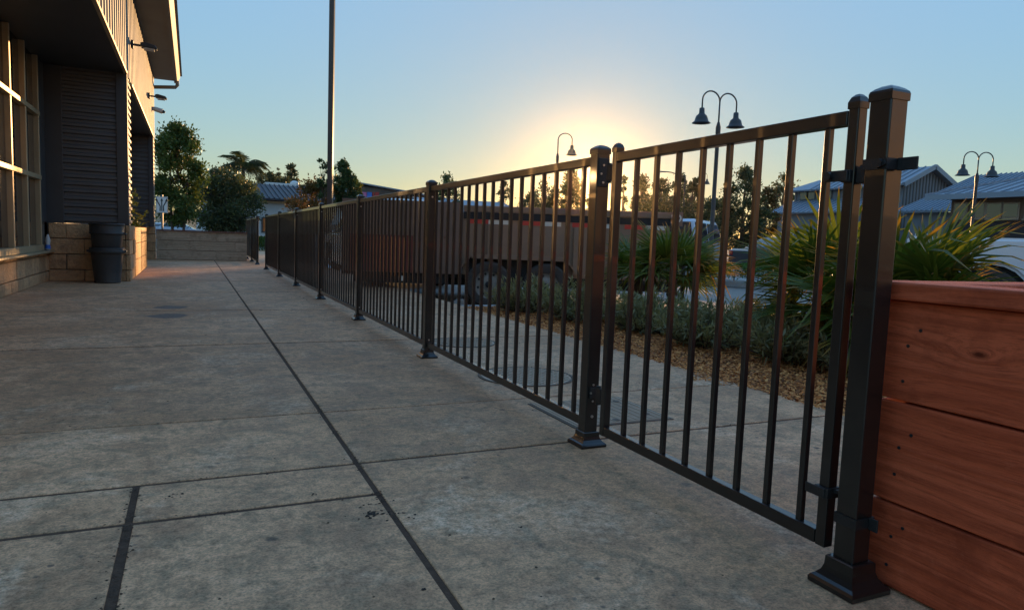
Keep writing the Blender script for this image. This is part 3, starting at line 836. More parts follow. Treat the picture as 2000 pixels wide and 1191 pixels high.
for z in (.985, .20):
    h = part('hinge', MB().box(-.012, .012, .9565, .985, z-.028, z+.028), M['black_hw'], gt, bevel=.003)
    part('hinge_plate', MB().box(-.022, .022, 1.0235, 1.0275, z-.045, z+.055) if z > .5 else MB().box(-.015, .015, 1.0235, 1.0275, z-.02, z+.02), M['black_hw'], h, bevel=.002)
    part('hinge_pin', MB().tube([(-.004, .985, z-.034), (-.004, .985, z+.034)], .009, 10), M['black_hw'], h)
    for q in (-.03, .0, .03):
        part('bolt', MB().tube([(-.012+abs(q)*.3, 1.0232, z+q), (-.012+abs(q)*.3, 1.020, z+q)], .004, 8), M['bolt'], h)

# ================================================================== UTILITY COVERS, DEBRIS
def round_cover(x, y, r, label):
    o = thing('manhole_cover', label, 'manhole cover', (x, y, 0), R(20))
    part('frame', MB().lathe([(r, .0005), (r, .005), (r*.95, .006), (r*.945, .0005)], 48, close=False), M['iron_dk'], o)
    part('lid', MB().lathe([(0, .0045), (r*.93, .0045), (r*.935, .0005)], 48, close=False), M['iron'], o)
    mb = MB(); g = r*2/16
    for k in range(-8, 9):
        c = k*g; hw = math.sqrt(max(0, (r*.88)**2-c*c))
        if hw > .02:
            mb.box(c-.0035, c+.0035, -hw, hw, .0046, .0075)
            m_ = int(hw/.03)
            for j in range(-m_, m_+1):
                if abs(j*.03) < hw: mb.box(c+.004, min(c+g-.004, r*.9), j*.03-.003, j*.03+.003, .0046, .007)
    part('tread_ribs', mb, M['iron'], o)
    for a in (0, math.pi):
        part('pick_hole', MB().lathe([(.0, .0078), (.02, .0078)], 12, c=(math.cos(a)*r*.7, math.sin(a)*r*.7, 0), close=False), M['iron_dk'], o)
round_cover(1.66, 3.36, .265, 'round iron manhole cover in the pavement, the one nearer the gate')
round_cover(1.76, 4.60, .24, 'round iron manhole cover in the pavement, the farther one')
o = thing('utility_hatch', 'square iron utility hatch with grid tread set under the fence line', 'hatch', (1.63, 2.56, 0))
part('frame', MB().box(-.245, .245, -.215, .215, .0005, .0035), M['iron_dk'], o)
part('lid', MB().box(-.232, .232, -.202, .202, .0036, .006), M['iron'], o)
mb = MB()
for k in range(-6, 7): mb.box(k*.036-.0025, k*.036+.0025, -.195, .195, .0061, .0085)
for k in range(-14, 15): mb.box(-.225, .225, k*.0138-.0012, k*.0138+.0012, .0061, .0075)
part('tread_ribs', mb, M['iron'], o)
for (x, y) in ((-.17, -.12), (-.17, .12), (.17, -.12), (.17, .12), (-.02, -.17)):
    part('bolt_hole', MB().lathe([(.0, .0088), (.016, .0088)], 12, c=(x, y, 0), close=False), M['iron_dk'], o)

rng = np.random.default_rng(8)
def crumbs(name, label, centres, material, cat='debris'):
    V = []; F = []
    for (x, y, r) in centres:
        k = len(V); m_ = 7
        h = r*rng.uniform(.35, .8)
        ang = rng.random()*6
        for j in range(m_):
            a = ang+2*math.pi*j/m_; q = r*rng.uniform(.6, 1.25)
            V.append((x+math.cos(a)*q, y+math.sin(a)*q*rng.uniform(.5, 1), .0006))
        for j in range(m_):
            a = ang+2*math.pi*j/m_; q = r*rng.uniform(.3, .75)
            V.append((x+math.cos(a)*q, y+math.sin(a)*q, h*rng.uniform(.6, 1)))
        for j in range(m_):
            j2 = (j+1) % m_; F.append((k+j, k+j2, k+m_+j2)); F.append((k+j, k+m_+j2, k+m_+j))
        V.append((x, y, h)); c = len(V)-1
        for j in range(m_): F.append((k+m_+j, k+m_+(j+1) % m_, c))
    o = link(name, fast_mesh(name, V, F, material)); tag(o, label, cat, kind='stuff'); return o
M['clod'] = mat('dirt_clod', (.030, .023, .018), (.055, .042, .032), scale=60, rough=.95, bump=.5, bscale=200)
M['jdirt'] = mat('packed_joint_dirt', (.085, .05, .032), (.05, .032, .022), scale=60, rough=.95)
M['leafbit'] = mat('dry_leaf_bits', (.12, .075, .04), (.06, .04, .026), scale=40, rough=.9)
cl = []
c0 = gnd(725, 1004)
for k in range(46):
    q = abs(rng.normal())*.018; a = rng.random()*6.28
    cl.append((c0.x+math.cos(a)*q*1.5, c0.y+math.sin(a)*q*.9, rng.uniform(.002, .0065)))
for (px, py, r, n) in ((775, 1003, .012, 10), (800, 1010, .012, 8), (880, 1046, .006, 3), (1022, 1028, .004, 3), (718, 985, .006, 4), (350, 968, .012, 8), (830, 1150, .004, 2), (235, 1190, .01, 4), (525, 925, .008, 5), (620, 965, .01, 4)):
    c = gnd(px, py)
    for k in range(n): cl.append((c.x+rng.normal()*r*1.6, c.y+rng.normal()*r*.8, rng.uniform(.0016, .0048)))
crumbs('dirt_clods', 'dark crumbs of dirt spilled by the joint in the foreground paving', cl, M['clod'])
cl = []
for k in range(260):
    y = 1.1+rng.random()**1.6*14; x = rng.uniform(-1.5, 2.6)
    cl.append((x, y, rng.uniform(.0012, .0035)*(1+y*.12)))
for k in range(90):
    cl.append((rng.uniform(1.0, 2.6), rng.uniform(5.2, 9.5), rng.uniform(.003, .008)))
jc = []
for k in range(1500):
    y = 1.0+rng.random()**1.5*6.5
    if math.sin(y*7.1)+math.sin(y*17.3+1)+math.sin(y*3.1) < .7: continue
    jc.append((XJ+rng.normal()*.010, y, rng.uniform(.0012, .0042)))
for yj, sd_, m_ in ((1.909, .010, 320), (2.194, .009, 420), (2.887, .006, 320), (4.82, .004, 160)):
    for k in range(m_):
        xx_ = rng.uniform(-1.3, XJ if yj < 2 else 2.2)
        if math.sin(xx_*8.1+yj)+math.sin(xx_*19.3+1)+math.sin(xx_*3.7) < .8: continue
        jc.append((xx_, yj+rng.normal()*sd_, rng.uniform(.001, .0036)))
for k in range(260):
    jc.append((-.15+rng.normal()*.013, rng.uniform(1.1, 2.19), rng.uniform(.001, .004)))
crumbs('joint_dirt', 'dark dirt packed and spilling along the paving joints', jc, M['jdirt'], 'dirt')
crumbs('leaf_litter', 'scattered specks of dry leaf and grit over the patio paving', cl, M['leafbit'], 'litter')

# ================================================================== PLANTING BED
def shrub(k, x, y, h, r, n, label):
    rng = np.random.default_rng(100+k)
    t = thing('shrub', label, 'shrub', (x, y, -.03), 0, 'grey green shrubs in the mulch bed')
    V = []; F = []
    mb = MB(); Vs = []; off = 0
    ns = 95
    P = []; D = []
    for s_ in range(ns):
        a = rng.random()*2*math.pi; q = rng.random()**.6
        tip = np.array([math.cos(a)*r*q, math.sin(a)*r*q, h*(.55+.5*rng.random())*(1-.35*q*q)])
        if rng.random() < .12: tip[2] *= 1.22
        root = np.array([math.cos(a)*r*.12, math.sin(a)*r*.12, 0])
        mid = root*.4+tip*.6+np.array([math.cos(a), math.sin(a), -.3])*r*.12
        mb.tube([tuple(root), tuple(mid), tuple(tip)], [.006, .004, .0015], 4, cap=False)
        m_ = n//ns
        tt = .25+.75*rng.random(m_)
        pts = ((1-tt)**2)[:, None]*root + (2*tt*(1-tt))[:, None]*mid + (tt**2)[:, None]*tip
        P.append(pts+rng.normal(size=(m_, 3))*.012)
        dd = (tip-root)/np.linalg.norm(tip-root)
        D.append(np.repeat(dd[None], m_, 0))
    P = np.concatenate(P); D = np.concatenate(D)
    P[:, 2] = np.maximum(P[:, 2], .01)
    V, F = leaf_verts(P, .062, .20, rng, D, .85, .25)
    link('foliage', fast_mesh('foliage', V, F, L['shrub']), t)
    part('stem', mb, M['bark'], t)
for k, (x, y, h, r, n, lb) in enumerate((
        (3.16, 6.55, .37, .40, 3600, 'grey green shrub at the far tip of the bed, before the trailer wheel'),
        (3.38, 5.75, .39, .45, 4200, 'grey green shrub second from the far tip of the bed'),
        (3.60, 4.95, .36, .46, 4200, 'grey green shrub seen just left of the gate hinge post'),
        (3.58, 4.15, .36, .46, 4600, 'grey green shrub behind the hinge side of the gate'),
        (3.72, 3.45, .36, .46, 4600, 'grey green shrub behind the middle of the gate'),
        (3.84, 2.85, .38, .44, 4600, 'grey green shrub behind the latch side of the gate'),
        (3.95, 2.25, .38, .44, 4200, 'grey green shrub nearest the gate post, under the large fan palm'),
        (4.30, 4.45, .34, .40, 3000, 'grey green shrub in the back row between the palms'))):
    shrub(k, x, y, h, r, n, lb)
# fan palms
def frond_mesh(seed, Lp, Rb, nseg=30, spread=R(118)):
    rng = np.random.default_rng(seed)
    V = []; F = []; T = []
    # petiole
    pts = [(0, 0, 0), (Lp*.5, 0, .02), (Lp, 0, -.01)]
    mb = MB().tube(pts, [.010, .007, .005], 5)
    V += list(mb.v); T += [0]*len(mb.v)
    Fq = [f for f in mb.f if len(f) == 4]
    F += Fq
    for k in range(nseg):
        a = -spread+2*spread*k/(nseg-1)
        ln = Rb*(1-.30*(abs(a)/spread)**2)*rng.uniform(.92, 1.04)
        wd = .015*Rb/.5
        d = np.array([math.cos(a), math.sin(a), 0]); s = np.array([-math.sin(a), math.cos(a), 0])
        up0 = .16*abs(math.sin(a))
        b0 = len(V)
        droop = rng.uniform(.03, .16) if rng.random() < .85 else rng.uniform(.4, .9)
        for (t, wf) in ((.03, .25), (.45, 1.0), (.78, .62), (1.0, .05)):
            c = np.array([Lp, 0, -.01])+d*ln*t+np.array([0, 0, up0*ln*t - droop*ln*max(0, t-.4)**2*3])
            fold = .55*wd*wf
            V += [tuple(c-s*wd*wf+np.array([0, 0, fold])), tuple(c), tuple(c+s*wd*wf+np.array([0, 0, fold]))]
            T += [t]*3
        for i in range(3):
            q = b0+i*3
            F += [(q, q+1, q+4, q+3), (q+1, q+2, q+5, q+4)]
    return fast_mesh('frond', V, F, L['frond'], ('tip', T))
fmesh = {}
def fan_palm(name_label, x, y, th, tr, Lp, Rb, nf, seed, lo=-.35):
    rng = np.random.default_rng(seed)
    t = thing('fan_palm', name_label, 'palm', (x, y, -.03), 0, 'fan palms in the mulch bed')
    prof = []
    for k in range(14):
        z = th*k/13
        prof.append((tr*(1.15 if k % 2 else .88)*(1-.15*z/th), z))
    part('trunk', MB().lathe([(0, 0)]+prof+[(0, th+.02)], 10, close=False), M['palm_trunk'], t, smooth=True)
    key = (Lp, Rb)
    if key not in fmesh: fmesh[key] = [frond_mesh(seed*7+i, Lp*(.85+.15*i), Rb*(.92+.08*i)) for i in range(3)]
    for k in range(nf):
        az = k*2.39996+rng.uniform(-.3, .3)
        el = lo+(1.15-lo)*((k+.5)/nf)**.9+rng.uniform(-.12, .12)
        o = link('frond', fmesh[key][k % 3], t, (0, 0, th*.96))
        o.rotation_euler = (rng.uniform(-.5, .5), -el, az)
        s_ = rng.uniform(.82, 1.08); o.scale = (s_, s_, s_)
fan_palm('small fan palm by the trailer front, leftmost of the palms', 4.55, 6.45, .45, .055, .22, .42, 15, 21, -.25)
fan_palm('small fan palm second from left, seen through the gate bars', 4.50, 5.78, .52, .055, .24, .44, 17, 22, -.35)
fan_palm('fan palm behind the latch side of the gate, yellow tipped', 4.15, 3.52, .44, .065, .32, .47, 21, 23, -.6)
fan_palm('largest fan palm, rising over the redwood planter', 4.02, 2.88, .38, .07, .36, .46, 28, 24, -.5)

# ================================================================== DUMP TRAILER
TD = 9.82
tp = at(1013, 470, TD)
tr = thing('dump_trailer', 'brown dump trailer with red and white tape parked behind the fence', 'trailer', (tp.x, tp.y, GZ), -YAW)
S = TD/FPX
xl, xm, xr, TW = -2.53, -.80, 2.16, 2.35
part('side_panel', MB().box(xm, xr, .10, .135, .45, 1.35), M['trailer'], tr, bevel=.004)
part('side_panel', MB().box(xl, xr, TW-.035, TW, .45, 1.42), M['trailer'], tr, bevel=.004)
part('rear_side_panel', MB().box(xl, xm-.004, .055, .10, .45, 1.475), M['trailer_dk'], tr, bevel=.004)
part('lower_panel', MB().box(xl+.12, xl+1.05, .045, .0545, .46, .98), M['trailer_red'], tr, bevel=.002)
part('front_panel', MB().box(xr-.03, xr+.005, .137, TW-.037, .45, 1.40), M['trailer'], tr)
part('tailgate', MB().box(xl, xl+.035, .102, TW-.037, .45, 1.45), M['trailer_dk'], tr)
part('floor', MB().box(xl, xr, .137, TW-.037, .40, .46), M['underbody'], tr)
part('top_rail', MB().box(xm, xr+.01, .075, .15, 1.352, 1.44), M['trailer'], tr, bevel=.008)
part('black_band', MB().box(xm, xr, .088, .099, 1.25, 1.349), M['underbody'], tr)
x = xm+.06; k = 0
while x < xr-.1:
    ln = .30 if k % 2 == 0 else .29
    part('tape_strip', MB().box(x, min(x+ln, xr-.02), .0955, .0995, 1.185, 1.245), M['tape_red'] if k % 2 == 0 else M['tape_white'], tr)
    x += ln+(.0 if k % 2 == 0 else .16); k += 1
for x in (-.40, .83, 1.95):
    part('stake', MB().box(x-.045, x+.045, .045, .0985, .50, 1.182), M['trailer'], tr, bevel=.004)
for x in (-2.2, -1.6, -1.05):
    part('stake', MB().box(x-.03, x+.03, .03, .0545, .98, 1.45), M['trailer_dk'], tr, bevel=.004)
mb = MB(); mb.prism([(-.82, -.06, .56), (-.80, -.06, .56), (-.66, -.06, .725), (.66, -.06, .725), (.80, -.06, .56), (.82, -.06, .56), (.68, -.06, .745), (-.68, -.06, .745)], (0, .30, 0))
part('fender', mb, M['trailer'], tr)
part('fender_lip', MB().box(-.66, .66, -.07, -.0605, .69, .748), M['trailer'], tr, bevel=.004)
part('frame_rail', MB().box(xl+.1, xr+.2, .35, .45, .28, .399), M['underbody'], tr)
part('frame_rail', MB().box(xl+.1, xr+.2, TW-.45, TW-.35, .28, .399), M['underbody'], tr)
part('step_bumper', MB().box(xl+.25, xm-.2, .12, .24, .30, .44), M['underbody'], tr, bevel=.006)
part('rear_jack', MB().box(-1.32, -1.22, .06, .14, .02, .42), M['underbody'], tr, bevel=.005)
part('marker_light', MB().box(-1.70, -1.62, .03, .055, .33, .40), M['tape_white'], tr, bevel=.004)
part('axle', MB().tube([(-.41, .2, .33), (-.41, TW-.2, .33)], .045, 10), M['underbody'], tr)
part('axle', MB().tube([(.41, .2, .33), (.41, TW-.2, .33)], .045, 10), M['underbody'], tr)
part('wheel_well', MB().box(-.72, .72, .092, .0985, .42, .715), M['underbody'], tr)
part('spring_hanger', MB().box(-.12, .12, .16, .26, .30, .62), M['trailer_dk'], tr, bevel=.006)
part('tarp_roll', MB().tube([(xr+.08, .02, 1.36), (xr+.08, TW, 1.36)], .06, 14), M['tape_white'], tr, smooth=40)
part('tarp_core', MB().tube([(xr+.08, .012, 1.36), (xr+.08, .0195, 1.36)], .034, 14), M['sign_black'], tr, smooth=40)
part('tarp_bracket', MB().box(xr+.01, xr+.16, .03, .06, 1.25, 1.45), M['trailer_dk'], tr, bevel=.004)
mb = MB().bar((xr, .5, .42), (xr+.55, 1.0, .42), .08, .12).bar((xr, 1.5, .42), (xr+.55, 1.0, .42), .08, .12)
part('tongue', mb, M['underbody'], tr)
part('tongue_jack', MB().tube([(xr+.45, 1.0, .0), (xr+.45, 1.0, .8)], .035, 10), M['underbody'], tr)
def wheel(parent, x, y, r, wdt, sgn=-1, rimm=None, bolts=8):
    o = part('wheel', MB().lathe([(r*.60, -wdt*.42), (r*.80, -wdt*.5), (r*.93, -wdt*.48), (r, -wdt*.34), (r, wdt*.34), (r*.93, wdt*.48), (r*.6, wdt*.45)], 36, axis='y', close=False), M['rubber'], parent, smooth=40, loc=(x, y, r))
    s = sgn
    part('rim', MB().lathe([(r*.62, s*wdt*.44), (r*.60, s*wdt*.36), (r*.56, s*wdt*.22), (r*.40, s*wdt*.16), (r*.30, s*wdt*.22), (r*.18, s*wdt*.26), (0, s*wdt*.26)], 30, axis='y', close=False), rimm or M['rim'], o, smooth=40)
    part('hub', MB().tube([(0, s*wdt*.24, 0), (0, s*wdt*.50, 0), (0, s*wdt*.56, 0)], [r*.14, r*.13, r*.07], 14), M['underbody'] if rimm is None else rimm, o, smooth=40)
    for k in range(bolts):
        a = 2*math.pi*k/bolts+.3
        part('rim_hole', MB().tube([(math.cos(a)*r*.47, s*wdt*.195, math.sin(a)*r*.47), (math.cos(a)*r*.47, s*wdt*.215, math.sin(a)*r*.47)], r*.055, 10), M['underbody'], o)
    return o
for x in (-.41, .41):
    for (y, s) in ((.03, -1), (TW-.03, 1)):
        wheel(tr, x, y, .328, .21, s)
part('hub_cap', MB().tube([(.47, -.095, .30), (.47, -.10, .30)], .036, 20), M['sign_white'], tr)
ck = thing('wheel_chock', 'grey wheel chock on the ground behind the trailer wheel', 'chock', (*along(893, 9.3), GZ))
mb = MB(); mb.prism([(-.16, -.08, 0), (.14, -.08, 0), (.14, -.08, .14), (.05, -.08, .15)], (0, .16, 0))
part('wedge', mb, M['rim'], ck, bevel=.008)
part('handle', MB().bar((.0, 0, .10), (.10, 0, .17), .03, .02), M['underbody'], ck)

# ================================================================== LAMPS AND POLES
def bell(parent, x, z, r):
    b_ = part('lamp_shade', MB().lathe([(.0, z), (r*.22, z), (r*.28, z-r*.06), (r*.30, z-r*.55), (r*.36, z-r*.66), (r*.58, z-r*.85), (r*.68, z-r*1.15), (r*.74, z-r*1.40), (r*.98, z-r*1.58), (r, z-r*1.62), (r*.94, z-r*1.60), (r*.70, z-r*1.40), (r*.60, z-r*1.1), (.0, z-r*.9)], 28, c=(x, 0, 0), close=False), M['lamp'], parent, smooth=45)
    part('bulb', MB().lathe([(.0, z-r*1.0), (r*.3, z-r*1.1), (r*.3, z-r*1.3), (0, z-r*1.42)], 12, c=(x, 0, 0), close=False), M['bulb'], b_, smooth=True)
def bell_lamp(label, px, depth, ytop, rpx, arms, rz, ypole):
    p = along(px, depth)
    top = zat(px, ytop, depth)-GZ
    r = rpx*mpp(depth)
    t = thing('street_lamp', label, 'street lamp', (*p, GZ), rz, 'bell shaded street lamps')
    zc = zat(px, ypole, depth)-GZ
    part('pole', MB().lathe([(.075, 0), (.075, .9), (.055, .95), (.048, zc-.25), (.060, zc-.15), (.062, zc), (.03, zc+.12)], 12), M['lamp'], t, smooth=40)
    part('base', MB().lathe([(.16, 0), (.16, .1), (.10, .35), (.076, .45)], 16), M['lamp'], t, smooth=40)
    rad = r*1.28
    mb = MB().tube([(0, 0, zc), (0, 0, top-rad*.95)], .021, 8)
    part('stem', mb, M['lamp'], t, smooth=True)
    for s in arms:
        pts = [(0, 0, top-rad*1.05)]
        for k in range(13):
            a = math.pi*(1-k/12)
            pts.append((s*(rad*.92+rad*.92*math.cos(a)), 0, top-rad*.82+rad*.82*math.sin(a)))
        pts.append((s*rad*1.84, 0, top-rad*1.55))
        part('arm', MB().tube(pts, .019, 8), M['lamp'], t, smooth=True)
        bell(t, s*rad*1.84, top-rad*1.5, r)
    return t
bell_lamp('double bell street lamp above the middle of the gate', 1389, 17.2, 186, 17.5, (-1, 1), -YAW+R(24), 252)
bell_lamp('single bell street lamp left of the setting sun', 1082, 26, 263, 11.5, (1,), -YAW, 308)
bell_lamp('double bell street lamp in front of the wood sided house', 1896, 23.5, 299, 13, (-1, 1), -YAW+R(6), 346)
bell_lamp('small distant bell street lamp seen between gate bars', 1359, 55, 338, 6.2, (1,), -YAW, 364)
# tall parking lot pole
pd = 17.0
p = along(643.5, pd)
ph = zat(650, -16, pd)-GZ
t = thing('parking_lot_light', 'tall bronze square light pole rising out of the top of the picture', 'light pole', (*p, GZ), -YAW)
part('pole', MB().lathe([(.062, .5), (.058, ph+.3)], 4, square=True), M['pole'], t, bevel=.006)
part('footing', MB().lathe([(.22, 0), (.22, .5)], 20), M['kerb'], t, bevel=.01)
part('arm', MB().box(.062, .7, -.03, .03, ph+.10, ph+.18), M['pole'], t, bevel=.006)
part('head', MB().box(.65, 1.25, -.19, .19, ph+.06, ph+.18), M['pole'], t, bevel=.02)
part('lens', MB().box(.70, 1.20, -.15, .15, ph+.045, ph+.0605), M['bulb'], t)
# far cobra street light
dd = 60; p = along(1331, dd); t = thing('street_light', 'slender curved arm street light far beyond the trailer', 'street light', (*p, GZ), -YAW)
hh = zat(1329, 347, dd)-GZ
part('pole', MB().tube([(0, 0, 0), (0, 0, hh)], [.10, .06], 8), M['lamp'], t)
part('arm', MB().tube([(0, 0, hh), (-.5, 0, hh+.16), (-1.2, 0, hh+.36), (-1.7, 0, hh+.40)], .045, 6), M['lamp'], t)
part('head', MB().box(-2.2, -1.65, -.15, .15, hh+.34, hh+.44), M['siding_lt'], t, bevel=.03)
# arrow sign by the pear tree
sd = 24; c = at(316, 400, sd)
t = thing('road_sign', 'white sign with three dark curved arrows on a post by the pear tree', 'sign', (c.x, c.y, GZ), -R(12))
part('post', MB().box(-.03, .03, .012, .06, 0, c.z-GZ+.35), M['siding_lt'], t)
W2, H2, zc = .19, .28, c.z-GZ
part('panel', MB().box(-W2, W2, 0, .01, zc-H2, zc+H2), M['sign_white'], t, bevel=.004)
mb = MB()
for (x, b_) in ((-.10, -.06), (0, 0.0), (.10, .05)):
    pts = [(x*.45+b_*.2, zc-.22), (x*.5, zc-.05), (x+b_*.4, zc+.08), (x+b_, zc+.14)]
    for i in range(3): mb.bar((pts[i][0], -.002, pts[i][1]), (pts[i+1][0], -.002, pts[i+1][1]), .003, .034, up=(1, 0, 0))
    hx, hz = pts[-1]
    mb.prism([(hx-.045, -.0035, hz-.01), (hx+.045, -.0035, hz-.01), (hx+b_*.3, -.0035, hz+.09)], (0, .002, 0))
part('arrows', mb, M['sign_black'], t)
mb = MB()
for (a, b_) in (((-W2+.012), (-W2+.02)), ((W2-.02), (W2-.012))): mb.box(a, b_, -.0025, -.0005, zc-H2+.012, zc+H2-.012)
for z in (zc-H2+.012, zc+H2-.02): mb.box(-W2+.021, W2-.021, -.0025, -.0005, z, z+.008)
part('border', mb, M['sign_black'], t)

# ================================================================== VEHICLES
def vehicle(name, label, cat, pos, rz, paint, kind='sedan'):
    t = thing(name, label, cat, (*pos, GZ), rz)
    if kind == 'pickup':
        Ln, Wd, wr, ax = 5.6, 1.95, .40, (-1.72, 1.80)
        sil = [(-2.8, .55), (-2.8, 1.20), (-2.74, 1.25), (.35, 1.25), (.4, 1.28), (1.35, 1.28), (1.55, 1.22), (2.6, 1.12), (2.78, .95), (2.8, .5)]
        cab = [(-.55, 1.27), (-.35, 1.90), (-.2, 1.93), (.75, 1.93), (.95, 1.87), (1.6, 1.25)]
        floor = .42
    elif kind == 'suv':
        Ln, Wd, wr, ax = 4.5, 1.85, .36, (-1.35, 1.38)
        sil = [(-2.25, .5), (-2.25, .95), (-2.15, 1.0), (1.15, 1.0), (2.0, .95), (2.22, .78), (2.25, .45)]
        cab = [(-2.2, .99), (-2.0, 1.6), (-1.8, 1.68), (.1, 1.68), (.4, 1.6), (1.2, .99)]
        floor = .32
    elif kind == 'van':
        Ln, Wd, wr, ax = 5.0, 1.95, .36, (-1.5, 1.5)
        sil = [(-2.5, .45), (-2.5, 1.1), (2.1, 1.1), (2.45, .85), (2.5, .45)]
        cab = [(-2.48, 1.09), (-2.42, 2.0), (-2.2, 2.1), (1.1, 2.1), (1.35, 2.0), (2.0, 1.09)]
        floor = .32
    else:
        Ln, Wd, wr, ax = 4.6, 1.8, .33, (-1.35, 1.38)
        sil = [(-2.3, .45), (-2.28, .9), (-2.1, .98), (1.05, .98), (2.0, .86), (2.28, .68), (2.3, .42)]
        cab = [(-1.75, .97), (-1.05, 1.42), (-.8, 1.46), (.1, 1.46), (.35, 1.41), (1.15, .97)]
        floor = .28
    pts = list(sil)
    x_end = sil[-1][0]
    low = [(x_end-.05, floor)]
    for a in sorted(ax, reverse=True):
        ar = wr*1.17
        for k in range(11):
            th = math.pi*k/10
            low.append((a+ar*math.cos(th), max(floor, wr+ar*math.sin(th)) if 0 < k < 10 else floor))
    low.append((sil[0][0]+.05, floor))
    pts += low
    mb = MB(); mb.prism([(x, -Wd/2, z) for x, z in pts], (0, Wd, 0))
    me = mesh_of('body', mb, paint); 
    bm = bmesh.new(); bm.from_mesh(me)
    ed = [e for e in bm.edges if abs((e.verts[0].co-e.verts[1].co).y) < 1e-4]
    bmesh.ops.bevel(bm, geom=ed, offset=.045, segments=3, affect='EDGES', clamp_overlap=True)
    bmesh.ops.triangulate(bm, faces=[f for f in bm.faces if len(f.verts) > 4])
    bm.to_mesh(me); bm.free()
    me.polygons.foreach_set('use_smooth', [True]*len(me.polygons)); me.set_sharp_from_angle(angle=R(32))
    link('body', me, t)
    part('wheel_well', MB().box(sil[0][0]+.2, x_end-.2, -Wd/2+.13, Wd/2-.13, floor+.01, floor+.5), M['underbody'], t)
    # tapered cab
    zs = [z for _, z in cab]; z0, z1 = min(zs), max(zs)
    mb = MB(); m_ = len(cab)
    for s in (-1, 1):
        for (x, z) in cab:
            mb.v.append((x, s*(Wd/2-.06-.20*(z-z0)/(z1-z0)), z))
    mb.f.append(tuple(range(m_))); mb.f.append(tuple(range(2*m_-1, m_-1, -1)))
    for i in range(m_):
        j = (i+1) % m_; mb.f.append((i, m_+i, m_+j, j))
    part('cabin', mb, paint, t, bevel=.03, smooth=30)
    def side_y(z): return Wd/2-.06-.20*(z-z0)/(z1-z0)+.004
    xa, xb = cab[0][0], cab[-1][0]
    za, zb = z0+.10, z1-.13
    def xat(side, z): 
        (x0_, zz0), (x1_, zz1) = (cab[0], cab[1]) if side == 'r' else (cab[-1], cab[-2])
        return x0_+(x1_-x0_)*min(1, (z-zz0)/(zz1-zz0))
    for s in (-1, 1):
        L0, L1 = xat('r', za)+.14, xat('r', zb)+.14
        R0, R1 = xat('f', za)-.14, xat('f', zb)-.12
        mid = (L1+R1)/2
        for (q0, q1, q2, q3) in ((L0, mid-.05, mid-.05, L1), (mid+.05, R0, R1, mid+.05)):
            mb = MB(); mb.poly([(q0, s*side_y(za), za), (q1, s*side_y(za), za), (q2, s*side_y(zb), zb), (q3, s*side_y(zb), zb)])
            part('side_window', mb, M['glass'], t)
    for side, nm in (('r', 'rear_window'), ('f', 'windscreen')):
        o_ = -.008 if side == 'r' else .008
        yy0, yy1 = side_y(za)-.12, side_y(zb)-.12
        mb = MB(); mb.poly([(xat(side, za)+o_*2.2, -yy0, za), (xat(side, za)+o_*2.2, yy0, za), (xat(side, zb)+o_*2.2, yy1, zb), (xat(side, zb)+o_*2.2, -yy1, zb)])
        part(nm, mb, M['glass'], t)
    for a in ax:
        for s in (-1, 1): wheel(t, a, s*(Wd/2-.12), wr, .22, s, M['chrome'] if kind != 'pickup' else M['rim'], 5)
    for s in (-1, 1):
        part('headlight', MB().box(x_end-.10, x_end+.006, s*Wd*.36-.14, s*Wd*.36+.14, .62, .76), M['lens_clear'], t, bevel=.02)
        part('tail_light', MB().box(sil[0][0]-.006, sil[0][0]+.08, s*Wd*.40-.12, s*Wd*.40+.12, .72, .90), M['lens_red'], t, bevel=.02)
        part('mirror', MB().box(xb-.55, xb-.42, s*(Wd/2+.02)-.07, s*(Wd/2+.02)+.07, z0+.06, z0+.2), paint, t, bevel=.02)
    part('bumper', MB().box(x_end-.08, x_end+.03, -Wd*.45, Wd*.45, floor+.02, floor+.2), M['plastic'], t, bevel=.02)
    part('bumper', MB().box(sil[0][0]-.04, sil[0][0]+.08, -Wd*.45, Wd*.45, floor+.02, floor+.2), M['plastic'], t, bevel=.02)
    return t
# white pickup at the right: its near rear wheel stands at px 1932
c = at(1935, 540, 9.9)
rz = -R(59)
ux, uy = math.cos(rz), math.sin(rz); vx, vy = -uy, ux
vehicle('pickup_truck', 'white pickup truck parked behind the large fan palm at right', 'pickup truck', (c.x+1.72*ux+.86*vx, c.y+1.72*uy+.86*vy), rz, M['car_white'], 'pickup')
c = along(1350, 30); vehicle('parked_van', 'pale blue van parked beyond the trailer, seen between gate bars', 'van', c, -YAW+R(60), M['car_blue'], 'van')
c = along(1556, 26); vehicle('parked_car', 'dark car parked behind the hedge island', 'car', c, -YAW+R(14), M['car_dark'])
c = along(1620, 33); vehicle('parked_car', 'silver car parked farther back behind the dark car', 'car', c, -YAW+R(5), M['car_silver'])
c = along(352, 62); vehicle('parked_car', 'pale blue car far behind the weathered planter under the pear tree', 'car', c, -R(8), M['car_blue'])
c = along(300, 66); vehicle('parked_car', 'blue grey car mostly hidden behind the building corner', 'car', c, -R(80), M['car_silver'])
c = along(466, 46); vehicle('parked_van', 'white van parked in the shade under the dark olive tree', 'van', c, -R(5), M['car_white'], 'van')
vehicle('parked_suv', 'silver sport utility vehicle behind the fence, left of the trailer', 'car', (3.75, 14.75), R(90), M['car_silver'], 'suv')

